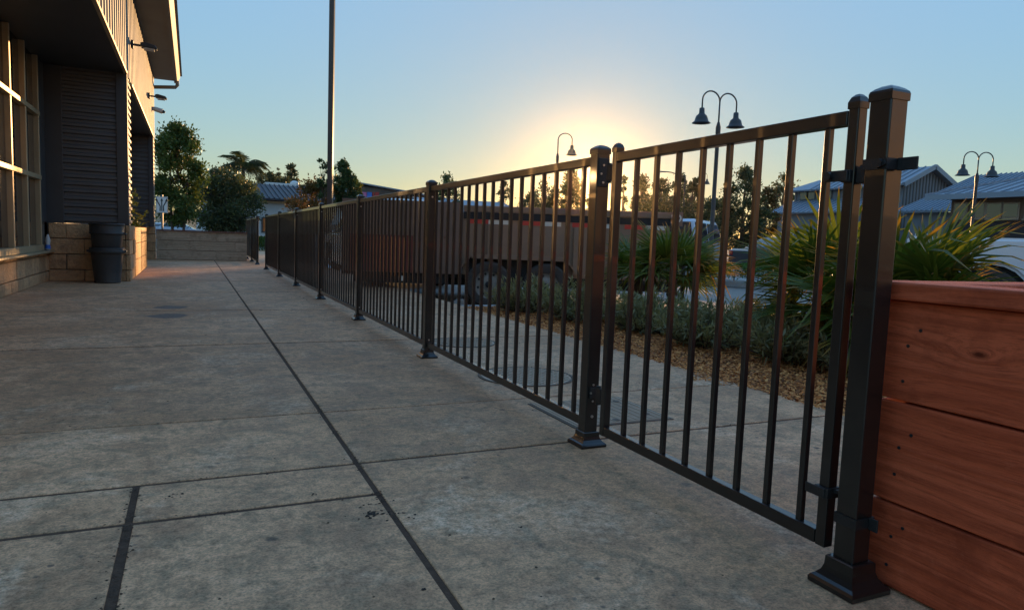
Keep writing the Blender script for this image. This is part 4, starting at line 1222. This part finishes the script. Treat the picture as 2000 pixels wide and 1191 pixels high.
# hedge islands
def hedge(name, label, p0, p1, wd, h, n, seed, z=GZ+.12):
    rng = np.random.default_rng(seed)
    p0 = np.array(p0); p1 = np.array(p1); ax = (p1-p0); ln = np.linalg.norm(ax); ax = ax/ln; nx = np.array([-ax[1], ax[0]])
    t = thing(name, label, 'hedge', (p0[0], p0[1], z))
    u = rng.random(n)*ln; a = rng.random(n); 
    prof = np.where(rng.random(n) < .5, 1.0, rng.random(n)**.4)
    v = (a-.5)*wd; zz_ = h*prof*(1-.25*np.abs(v/wd*2)**3)*(.9+.1*np.sin(u*3+v*5))
    P = np.stack([ax[0]*u+nx[0]*v, ax[1]*u+nx[1]*v, np.maximum(zz_, .02)], 1)
    V, F = leaf_verts(P, .07, .5, rng, None, 1, .5)
    link('foliage', fast_mesh('foliage', V, F, L['hedge']), t)
    mb = MB()
    m_ = int(ln/.6)
    for k in range(m_):
        q = ax*(k+.5)*.6
        mb.tube([(q[0], q[1], 0), (q[0]+.05, q[1], h*.8)], [.015, .006], 5)
    part('stem', mb, M['bark'], t)
    return t
ka, kb_ = gnd(1300, 552, GZ), gnd(1640, 576, GZ)
kd = (kb_-ka).normalized(); kn = Vector((-kd.y, kd.x, 0))
if kn.y < 0: kn = -kn
mb = MB(); q0, q1 = ka-kd*6, kb_+kd*5
mb.prism([tuple(q0), tuple(q1), tuple(q1+kn*2.2), tuple(q0+kn*2.2)], (0, 0, .15))
isl = struct('kerb_island', mb, M['kerb'], bevel=.02)
hedge('hedge', 'low clipped green hedge on the kerb island across the lane', (q0+kn*.35+kd*2)[:2], (q1+kn*.35-kd*3)[:2], 1.2, .48, 14000, 31, GZ+.15)
# bright hedge seen through the fence gap
g0 = along(470, 27); g1 = along(540, 27)
hedge('hedge', 'bright yellow green hedge seen through the gap in the fence', g0, g1, .9, .75, 5000, 32, GZ)

# ================================================================== FAR BUILDINGS
def seams(parent, a0, a1, b0, b1, nseam, material, wdt=.05, hgt=.06):
    """ribs running from the line a0-a1 (eave) to b0-b1 (ridge)"""
    for k in range(nseam+1):
        t_ = k/nseam
        a = Vector(a0).lerp(Vector(a1), t_); b_ = Vector(b0).lerp(Vector(b1), t_)
        nrm = (Vector(a1)-Vector(a0)).cross(Vector(b0)-Vector(a0)).normalized()
        if nrm.z < 0: nrm = -nrm
        mb = MB().bar(a+nrm*hgt*.5, b_+nrm*hgt*.5, wdt, hgt, up=tuple(nrm))
        wpart('seam', mb, material, parent)
def slope(parent, pts, material, th=.12, name='roof'):
    nrm = (Vector(pts[1])-Vector(pts[0])).cross(Vector(pts[2])-Vector(pts[0])).normalized()
    if nrm.z < 0: nrm = -nrm
    mb = MB(); mb.prism([tuple(Vector(p)-nrm*th) for p in pts], nrm*th)
    return wpart(name, mb, material, parent)
# barn with clerestory (its long side lies along the lot, plane x = 41)
XA = 41.0
e0 = onX(1547, 370, XA); yfar = e0.y; ez = e0.z
gy = 30.0; XP = onY(1815, 325, gy).x; pz = onY(1815, 325, gy).z
bn = thing('barn_house', 'grey board and batten barn building with blue metal clerestory roof', 'building', (XA, gy, GZ))
wpart('wall', MB().box(XA, 2*XP-XA, gy, yfar-.3, GZ, ez), M['batten'], bn)
mb = MB(); mb.prism([(XA, gy, ez+.002), (2*XP-XA, gy, ez+.002), (XP, gy, pz-.25)], (0, .3, 0)); wpart('gable_wall', mb, M['batten'], bn)
for k in range(16):
    x = XA+.1+k*(2*(XP-XA)-.2)/15
    top = ez+(pz-.3-ez)*(1-abs(x-XP)/(XP-XA))
    wpart('batten', MB().box(x-.04, x+.04, gy-.03, gy-.002, GZ+2.5, max(ez, top)), M['trim'], bn)
for k in range(14):
    y = gy+.3+k*(yfar-gy-.8)/13
    wpart('batten', MB().box(XA-.03, XA-.002, y-.03, y+.03, ez-1.6, ez-.02), M['trim'], bn)
ov = .5
hip = 2.2
slope(bn, [(XA-ov, gy-.4, ez-.15), (XA-ov, yfar+.3, ez-.15), (XP, yfar-hip, pz), (XP, gy-.4, pz)], M['roof_blue'])
slope(bn, [(2*XP-XA+ov, gy-.4, ez-.15), (2*XP-XA+ov, yfar+.3, ez-.15), (XP, yfar-hip, pz), (XP, gy-.4, pz)], M['roof_blue'])
slope(bn, [(XA-ov, yfar+.3, ez-.15), (2*XP-XA+ov, yfar+.3, ez-.15), (XP, yfar-hip, pz)], M['roof_blue'])
seams(bn, (XA-ov, gy-.3, ez-.15), (XA-ov, yfar-hip, ez-.15), (XP, gy-.3, pz), (XP, yfar-hip, pz), 14, M['roof_blue'])
for sx in (-1, 1):
    a = Vector((XP+sx*(XP-XA+ov), gy-.45, ez-.2)); b_ = Vector((XP, gy-.45, pz-.05))
    wpart('rake_board', MB().bar(a, b_, .08, .30), M['roof_blue'], bn)
for k in range(9):
    y = gy+k*(yfar-gy)/8
    wpart('rafter_tail', MB().box(XA-ov+.05, XA-.004, y-.05, y+.05, ez-.27, ez-.15), M['darkwall'], bn)
zc_ = onX(1580, 382, XA).z
for px in (1572, 1584, 1616):
    y = onX(px, 382, XA).y
    w1 = wpart('window', MB().box(XA-.05, XA+.02, y-.42, y+.42, zc_-.32, zc_+.32), M['trim'], bn)
    wpart('pane', MB().box(XA-.062, XA-.0505, y-.36, y+.36, zc_-.26, zc_+.26), M['glass_lt'], w1)
XS = 38.4
s0 = onX(1500, 416, XS); zs_ = s0.z; zt = onX(1547, 393, XA).z
slope(bn, [(XS, gy+1.5, zs_), (XS, s0.y, zs_), (XA, yfar, zt), (XA, gy+1.5, zt)], M['roof_blue'], name='skirt_roof')
seams(bn, (XS, gy+1.6, zs_), (XS, s0.y-.2, zs_), (XA, gy+1.6, zt), (XA, yfar-.1, zt), 16, M['roof_blue'])
wpart('wall', MB().box(XS+.4, XA-.002, gy+1.7, s0.y-.6, GZ, zs_-.05), M['batten'], bn)
for k in range(3):
    y = s0.y-1.6-k*2.2
    dr = wpart('window', MB().box(XS+.34, XS+.398, y-.6, y+.6, GZ+.9, GZ+2.3), M['sign_white'], bn)
    wpart('pane', MB().box(XS+.325, XS+.339, y-.52, y+.52, GZ+.98, GZ+2.22), M['glass'], dr)
# lower wing with its long slope towards the lot
wg = thing('metal_roof_wing', 'low wing with long ribbed blue metal roof between barn and wood house', 'building', (38, 28, GZ))
XG = 37.0; XR = 44.0
gz0 = onX(1800, 411, XG).z; rz1 = onY(1850, 354, 27).z
yA, yB = onX(1752, 412, XG).y, onX(1875, 405, XG).y-1.0
slope(wg, [(XG, yB, gz0), (XG, yA, gz0), (XR, yA, rz1+.6), (XR, yB, rz1+.6)], M['roof_blue'])
seams(wg, (XG, yB, gz0), (XG, yA, gz0), (XR, yB, rz1+.6), (XR, yA, rz1+.6), 16, M['roof_blue'])
wpart('wall', MB().box(XG+.5, XR, yB+.2, yA-.2, GZ, gz0-.1), M['batten'], wg)
for k in range(2):
    y = yB+1.2+k*2.0
    w1 = wpart('window', MB().box(XG+.43, XG+.498, y-.5, y+.5, GZ+1.0, GZ+2.2), M['sign_white'], wg)
    wpart('pane', MB().box(XG+.41, XG+.4295, y-.43, y+.43, GZ+1.07, GZ+2.13), M['glass'], w1)
# wood sided house at the right edge
XH = 34.6
hs = thing('wood_house', 'brown wood sided house with hipped blue metal roof and four windows', 'building', (XH, 18, GZ))
cor = onX(1860, 390, XH); yl = cor.y
ez_ = onX(1900, 378, XH-.8).z
yr = 9.0
zb_ = onX(1930, 433, XH).z
wpart('wall', MB().box(XH, XH+9, yr, yl, zb_, ez_+.05), M['brownwood'], hs)
wpart('lower_wall', MB().box(XH-.02, XH+9.02, yr-.02, yl+.02, GZ, zb_-.002), M['darkwall'], hs)
nb = 14
for k in range(nb):
    z = zb_+.02+k*(ez_-zb_-.1)/nb
    wpart('siding_board', MB().box(XH-.035, XH-.002, yr, yl+.01, z, z+(ez_-zb_-.1)/nb-.025), M['brownwood'], hs)
ovh = .85
rdz = onX(1990, 344, XH+3.5).z
hx = 3.6
A0 = (XH-ovh, yl+ovh, ez_); A1 = (XH-ovh, yr-ovh, ez_); B0 = (XH+hx, yl-2.2, rdz); B1 = (XH+hx, yr+2, rdz); A2 = (XH+2*hx+ovh, yl+ovh, ez_); A3 = (XH+2*hx+ovh, yr-ovh, ez_)
slope(hs, [A0, A1, B1, B0], M['roof_blue']); slope(hs, [A0, A2, B0], M['roof_blue']); slope(hs, [A2, A3, B1, B0], M['roof_blue']); slope(hs, [A1, A3, B1], M['roof_blue'])
seams(hs, (XH-ovh, yl-2.2, ez_), (XH-ovh, yr+2, ez_), B0, B1, 16, M['roof_blue'])
for k in range(1, 6):
    t_ = k/6
    wpart('seam', MB().bar(Vector((XH-ovh, yl+ovh-t_*(2.2+ovh), ez_+.03)), Vector(A0).lerp(Vector(B0), t_)+Vector((0, 0, .03)), .05, .06), M['roof_blue'], hs)
wpart('hip_cap', MB().bar(Vector(A0)+Vector((0, 0, .05)), Vector(B0)+Vector((0, 0, .05)), .2, .08), M['roof_blue'], hs)
wpart('fascia_board', MB().box(XH-ovh-.04, XH-ovh-.002, yr-ovh, yl+ovh, ez_-.24, ez_+.02), M['roof_blue'], hs)
for (pa, pb) in ((1867, 1889), (1899, 1924), (1930, 1957), (1962, 1990), (2006, 2036)):
    ya, yb = onX(pa, 412, XH).y, onX(pb, 412, XH).y
    zt_, zl_ = onX((pa+pb)/2, 398.5, XH).z, onX((pa+pb)/2, 424, XH).z
    w1 = wpart('window', MB().box(XH-.09, XH-.036, yb-.07, ya+.07, zl_-.07, zt_+.07), M['frame_tan'], hs)
    wpart('pane', MB().box(XH-.10, XH-.0905, yb, ya, zl_, zt_), M['glass_lt'], w1)
    wpart('window_ledge', MB().box(XH-.16, XH-.0905, yb-.1, ya+.1, zl_-.14, zl_-.075), M['frame_tan'], hs)
# low shop with dark ribbed roof behind the fence (faces the patio)
YB = 48.0
lb = thing('low_shop', 'low white walled building with dark ribbed roof left of the light pole', 'building', (5, YB, GZ))
l0 = onY(485, 386, YB); l1 = onY(640, 397, YB); r0 = onY(470, 357, YB+6)
xa, xb = l0.x-3, l1.x+3
slope(lb, [(xa, YB-.8, l0.z), (xb, YB-.8, l0.z), (xb, YB+6, r0.z), (xa, YB+6, r0.z)], M['roof_dark'])
seams(lb, (xa, YB-.8, l0.z), (xb, YB-.8, l0.z), (xa, YB+6, r0.z), (xb, YB+6, r0.z), 34, M['roof_dark'], .06, .08)
slope(lb, [(xa, YB+12.8, l0.z), (xb, YB+12.8, l0.z), (xb, YB+6, r0.z), (xa, YB+6, r0.z)], M['roof_dark'])
zf = onY(540, 398, YB).z
wpart('fascia_wall', MB().box(xa+.3, xb-.3, YB-.3, YB+12, zf, l0.z-.15), M['tanwall'], lb)
wpart('wall', MB().box(xa+.4, xb-.4, YB, YB+11.8, GZ, zf-.002), M['white'], lb)
for k in range(5):
    x = xa+2+k*2.6
    w1 = wpart('window', MB().box(x-.8, x+.8, YB-.06, YB-.004, GZ+.9, GZ+1.9), M['trim'], lb)
    wpart('pane', MB().box(x-.72, x+.72, YB-.075, YB-.0605, GZ+.98, GZ+1.82), M['glass'], w1)
c = onY(501, 395, YB-1.2); wpart('column', MB().box(c.x-.16, c.x+.16, YB-1.36, YB-1.04, GZ, c.z+.25), M['sign_white'], lb, bevel=.02)
c = onY(550, 361, YB+7)
wpart('roof_unit', MB().box(c.x-1.2, c.x+1.2, YB+6.6, YB+8, r0.z-.1, r0.z+.2), M['sign_white'], lb, bevel=.03)
c = onY(575, 362, YB+7)
wpart('roof_vent', MB().lathe([(.12, r0.z-.3), (.12, r0.z+.1), (.3, r0.z+.16), (.32, r0.z+.32), (.15, r0.z+.45), (0, r0.z+.47)], 14, c=(c.x, YB+7, 0)), M['sign_white'], lb, smooth=True)
# strip shop with coloured sign band
YC = 70.0
sc_ = thing('strip_shop', 'grey gabled shop with coloured sign letters over its front, beyond the fence', 'building', (18, YC, GZ))
ga, gb, gc = onY(660, 366, YC), onY(700, 357, YC), onY(800, 373, YC)
mb = MB(); mb.prism([(ga.x-4, YC, GZ), (gc.x+4, YC, GZ), (gc.x+4, YC, gc.z-.6), (gb.x, YC, gb.z-.25), (ga.x-4, YC, ga.z-.8)], (0, 14, 0)); wpart('wall', mb, M['siding'], sc_)
slope(sc_, [(gb.x, YC-.8, gb.z), (gb.x, YC+14.5, gb.z), (gc.x+4.5, YC+14.5, gc.z-.6), (gc.x+4.5, YC-.8, gc.z-.6)], M['roof_blue'])
slope(sc_, [(gb.x, YC-.8, gb.z), (gb.x, YC+14.5, gb.z), (ga.x-4.5, YC+14.5, ga.z-.9), (ga.x-4.5, YC-.8, ga.z-.9)], M['roof_blue'])
for (px, wpx, m_) in ((703, 4, 'sign_white'), (711, 8, 'sign_pink'), (721, 9, 'sign_blue'), (729, 3, 'sign_red'), (736, 7, 'sign_red'), (746, 9, 'trim')):
    c = onY(px, 381, YC); ww = wpx*mpp(70)*.5
    wpart('sign_panel', MB().box(c.x-ww, c.x+ww, YC-.15, YC-.004, c.z-.28, c.z+.28), M[m_], sc_)
for k in range(4):
    x = gb.x-3+k*3
    w1 = wpart('window', MB().box(x-1.1, x+1.1, YC-.08, YC-.004, GZ+.5, GZ+2.4), M['trim'], sc_)
    wpart('pane', MB().box(x-1.0, x+1.0, YC-.10, YC-.0805, GZ+.6, GZ+2.3), M['glass'], w1)
# low house roof seen over the trailer
YD = 60.0
hd = thing('far_house', 'far house with pale grey roof seen over the dump trailer', 'building', (35, YD, GZ))
d0, d1 = onY(903, 392, YD), onY(990, 397, YD)
mb = MB().box(d0.x-3, d1.x+1, YD, YD+8, GZ, d0.z-1.2); wpart('wall', mb, M['white'], hd)
slope(hd, [(d0.x-3.5, YD-.6, d0.z-1.2), (d1.x+1.5, YD-.6, d0.z-1.2), (d1.x+1.5, YD+4, d0.z+.3), (d0.x-3.5, YD+4, d0.z+.3)], M['roof_blue'])
slope(hd, [(d0.x-3.5, YD+8.6, d0.z-1.2), (d1.x+1.5, YD+8.6, d0.z-1.2), (d1.x+1.5, YD+4, d0.z+.3), (d0.x-3.5, YD+4, d0.z+.3)], M['roof_blue'])

# unseen tan shop, added so camera-side fence faces catch a gold reflection
ts = thing('unseen_stucco_shop', 'unseen tan stucco shop added behind the viewpoint to reflect in the gate post', 'building', (20, -16, GZ))
wpart('wall', MB().box(9.5, 46, -26, -16, GZ, 7.4), M['tanwall'], ts)
wpart('added_dark_wing', MB().box(0.5, 9.498, -24, -13.5, GZ, 6.4), M['darkwall'], ts)  # unseen dark wing added to keep reflections in the farther bars dark
wpart('parapet', MB().box(9.3, 46.2, -26.2, -15.8, 7.402, 7.9), M['tanwall'], ts, bevel=.03)
for k in range(4):
    x = 14+k*9
    w1 = wpart('window', MB().box(x-1.3, x+1.3, -15.998, -15.93, GZ+.6, GZ+2.4), M['trim'], ts)
    wpart('pane', MB().box(x-1.2, x+1.2, -15.9295, -15.915, GZ+.7, GZ+2.3), M['glass'], w1)

# ================================================================== TREES
def ptree(name, label, px, depth, ytop, half, ybot, n, size, m, seed, shape='oval', **k):
    h = zat(px, ytop, depth)-GZ
    z0 = max(.02, (zat(px, ybot, depth)-GZ)/h)
    return tree(name, label, 'tree', along(px, depth), h, half*mpp(depth), z0, n, None, size, m, seed, shape, **k)
ptree('pear_tree', 'upright leafy green pear tree behind the far planter', 350, 30, 250, 47, 430, 17000, .13, L['pear'], 41, 'oval', nclump=85, cr=.24, trunk_r=.07, ntr=2)
ptree('olive_tree', 'broad dark shade tree right of the pear tree', 440, 38, 338, 58, 446, 15000, .15, L['olive'], 42, 'round', nclump=60, cr=.26, trunk_r=.14)
ptree('shade_tree', 'yellow green tree crown under the feathery palm', 468, 42, 352, 34, 420, 4500, .14, L['ygreen'], 43, 'round', nclump=26, cr=.3, trunk_r=.1)
ptree('shade_tree', 'small rounded far tree above the dark shop roof, leftmost', 522, 95, 340, 17, 380, 2200, .32, L['far'], 44, 'round', nclump=22, cr=.3, trunk_r=.2)
ptree('shade_tree', 'low far tree above the dark shop roof, beside the column shaped tree', 550, 100, 346, 18, 385, 2200, .32, L['far'], 45, 'round', nclump=22, cr=.3, trunk_r=.2)
ptree('column_tree', 'tall column shaped far tree above the dark shop roof', 567, 110, 323, 11.5, 385, 2600, .34, L['far'], 46, 'oval', nclump=30, cr=.35, trunk_r=.25)
ptree('sapling', 'thin far treetop left of the column shaped tree', 543, 110, 331, 4, 372, 350, .30, L['far'], 47, 'oval', nclump=10, cr=.4, trunk_r=.12)
ptree('sapling', 'sparse young tree with few leaves left of the light pole', 630, 24, 316, 15, 385, 520, .10, L['green'], 48, 'vase', nclump=24, cr=.22, trunk_r=.03)
ptree('young_tree', 'dense young green tree right of the light pole', 668, 26, 320, 22, 400, 5200, .10, L['green'], 49, 'oval', nclump=42, cr=.28, trunk_r=.05)
ptree('young_tree', 'yellow green bushy tree beside the dense young tree', 692, 27, 352, 13, 405, 2200, .10, L['ygreen'], 50, 'oval', nclump=22, cr=.32, trunk_r=.04)
ptree('autumn_shrub', 'orange and green autumn shrub below the light pole', 612, 25, 362, 42, 425, 5200, .10, L['autumn'], 51, 'round', nclump=46, cr=.26, trunk_r=.05)
ptree('young_tree', 'slender bright green tree behind the dark end of the trailer', 872, 30, 344, 24, 420, 2200, .11, L['green'], 52, 'oval', nclump=34, cr=.24, trunk_r=.05)
ptree('sapling', 'thin dark tree left of the lamp over the trailer', 982, 70, 360, 11, 410, 700, .26, L['far'], 53, 'oval', nclump=14, cr=.35, trunk_r=.1)
ptree('dark_tree', 'rounded dark tree just above the trailer rail', 1032, 75, 377, 24, 425, 2600, .28, L['far'], 54, 'round', nclump=26, cr=.3, trunk_r=.2)
ptree('flat_pine', 'flat topped pine behind the single bell lamp', 1068, 95, 364, 26, 425, 2600, .32, L['far'], 55, 'flat', nclump=26, cr=.3, trunk_r=.25)
ptree('cypress_tree', 'tall conical tree left of the setting sun', 1112, 90, 334, 26, 425, 5200, .32, L['far'], 56, 'cone', nclump=60, cr=.24, trunk_r=.3)
ptree('cypress_tree', 'small far tree directly below the setting sun', 1149, 95, 381, 8, 425, 700, .3, L['far'], 57, 'oval', nclump=14, cr=.35, trunk_r=.15)
ptree('column_tree', 'thin dark spire tree right of the hinge post', 1213, 70, 345, 6, 440, 700, .26, L['far'], 58, 'cone', nclump=18, cr=.4, trunk_r=.12)
ptree('pine_tree', 'sloping conifer right of the setting sun', 1248, 85, 350, 25, 440, 3600, .30, L['far'], 59, 'cone', nclump=40, cr=.28, trunk_r=.25)
ptree('pine_tree', 'rounded pine between gate bars under the curved street light', 1284, 82, 357, 24, 440, 3200, .30, L['far'], 60, 'round', nclump=34, cr=.26, trunk_r=.25)
ptree('pine_tree', 'taller pine right of the curved street light', 1322, 80, 346, 22, 440, 3800, .30, L['far'], 61, 'oval', nclump=36, cr=.28, trunk_r=.25)
ptree('pine_tree', 'narrow tree behind the small distant bell lamp', 1350, 78, 347, 14, 440, 2200, .30, L['far'], 62, 'oval', nclump=26, cr=.3, trunk_r=.2)
ptree('shade_tree', 'wide dark tree low behind the front of the trailer', 1300, 55, 400, 75, 480, 6500, .24, L['olive'], 63, 'round', nclump=60, cr=.2, trunk_r=.2)
ptree('shade_tree', 'wide dark tree left of the barn, behind the gate', 1392, 48, 398, 50, 490, 5500, .2, L['olive'], 64, 'round', nclump=50, cr=.22, trunk_r=.18)
ptree('shade_tree', 'large dark tree behind the gate, left of the barn roof', 1448, 40, 334, 46, 485, 8200, .17, L['olive'], 65, 'oval', nclump=70, cr=.22, trunk_r=.16)
ptree('shade_tree', 'tree with an autumn tinged side touching the barn', 1492, 44, 372, 26, 470, 3000, .17, L['autumn'], 66, 'oval', nclump=34, cr=.26, trunk_r=.1)
ptree('pine_tree', 'tall golden edged tree rising behind the barn roof', 1524, 85, 348, 28, 450, 3600, .3, L['far'], 67, 'oval', nclump=40, cr=.28, trunk_r=.25)
# feather palm
pdp = 55
p = along(475, pdp); hh = zat(475, 333, pdp)-GZ
t = thing('feather_palm', 'feathery arching palm above the trees left of the dark shop', 'palm', (*p, GZ))
part('trunk', MB().tube([(0, 0, 0), (.1, 0, hh*.5), (0, 0, hh)], [.2, .16, .13], 10), M['palm_trunk'], t, smooth=True)
def feather(seed, Lf):
    rng = np.random.default_rng(seed)
    V = []; F = []
    for k in range(46):
        t_ = .12+.88*k/45
        c = np.array([Lf*t_*.92, 0, .85*Lf*t_-.95*Lf*t_**2.3])
        for s in (-1, 1):
            ll = .36*Lf*math.sin(math.pi*min(1, t_*.86+.1))+.05
            d = np.array([.45, s*.75, -.55+.35*rng.normal()*.4]); d /= np.linalg.norm(d)
            w2 = np.array([.018, 0, .012])*Lf/2
            b0 = len(V); V += [c-w2, c+w2, c+d*ll+w2*.3, c+d*ll-w2*.3]; F.append((b0, b0+1, b0+2, b0+3))
    pr_ = [np.array([Lf*q*.92, 0, .85*Lf*q-.95*Lf*q**2.3]) for q in np.linspace(0, 1, 9)]
    for i in range(8):
        b0 = len(V); e = np.array([0, .02, 0])*Lf/2
        V += [pr_[i]-e, pr_[i]+e, pr_[i+1]+e, pr_[i+1]-e]; F.append((b0, b0+1, b0+2, b0+3))
    return fast_mesh('frond', V, F, L['olive'])
fm = [feather(i, 2.2) for i in range(3)]
rng = np.random.default_rng(77)
for k in range(20):
    o = link('frond', fm[k % 3], t, (0, 0, hh-.05))
    o.rotation_euler = (rng.uniform(-.2, .2), -rng.uniform(-.35, .8), k*2.4)

# ================================================================== AIR
hz = bpy.data.materials.new('evening_haze'); hz.use_nodes = True
hn = hz.node_tree; hn.nodes.remove(hn.nodes['Principled BSDF'])
pv = hn.nodes.new('ShaderNodeVolumePrincipled')
pv.inputs['Color'].default_value = (.98, .86, .62, 1)
pv.inputs['Density'].default_value = .000045
pv.inputs['Anisotropy'].default_value = .93
hn.links.new(pv.outputs[0], hn.nodes['Material Output'].inputs['Volume'])
ho = part('haze', MB().box(-950, 950, -950, 950, GZ-1, 34), hz)
tag(ho, 'thin golden evening haze over the whole place', 'haze', kind='stuff')
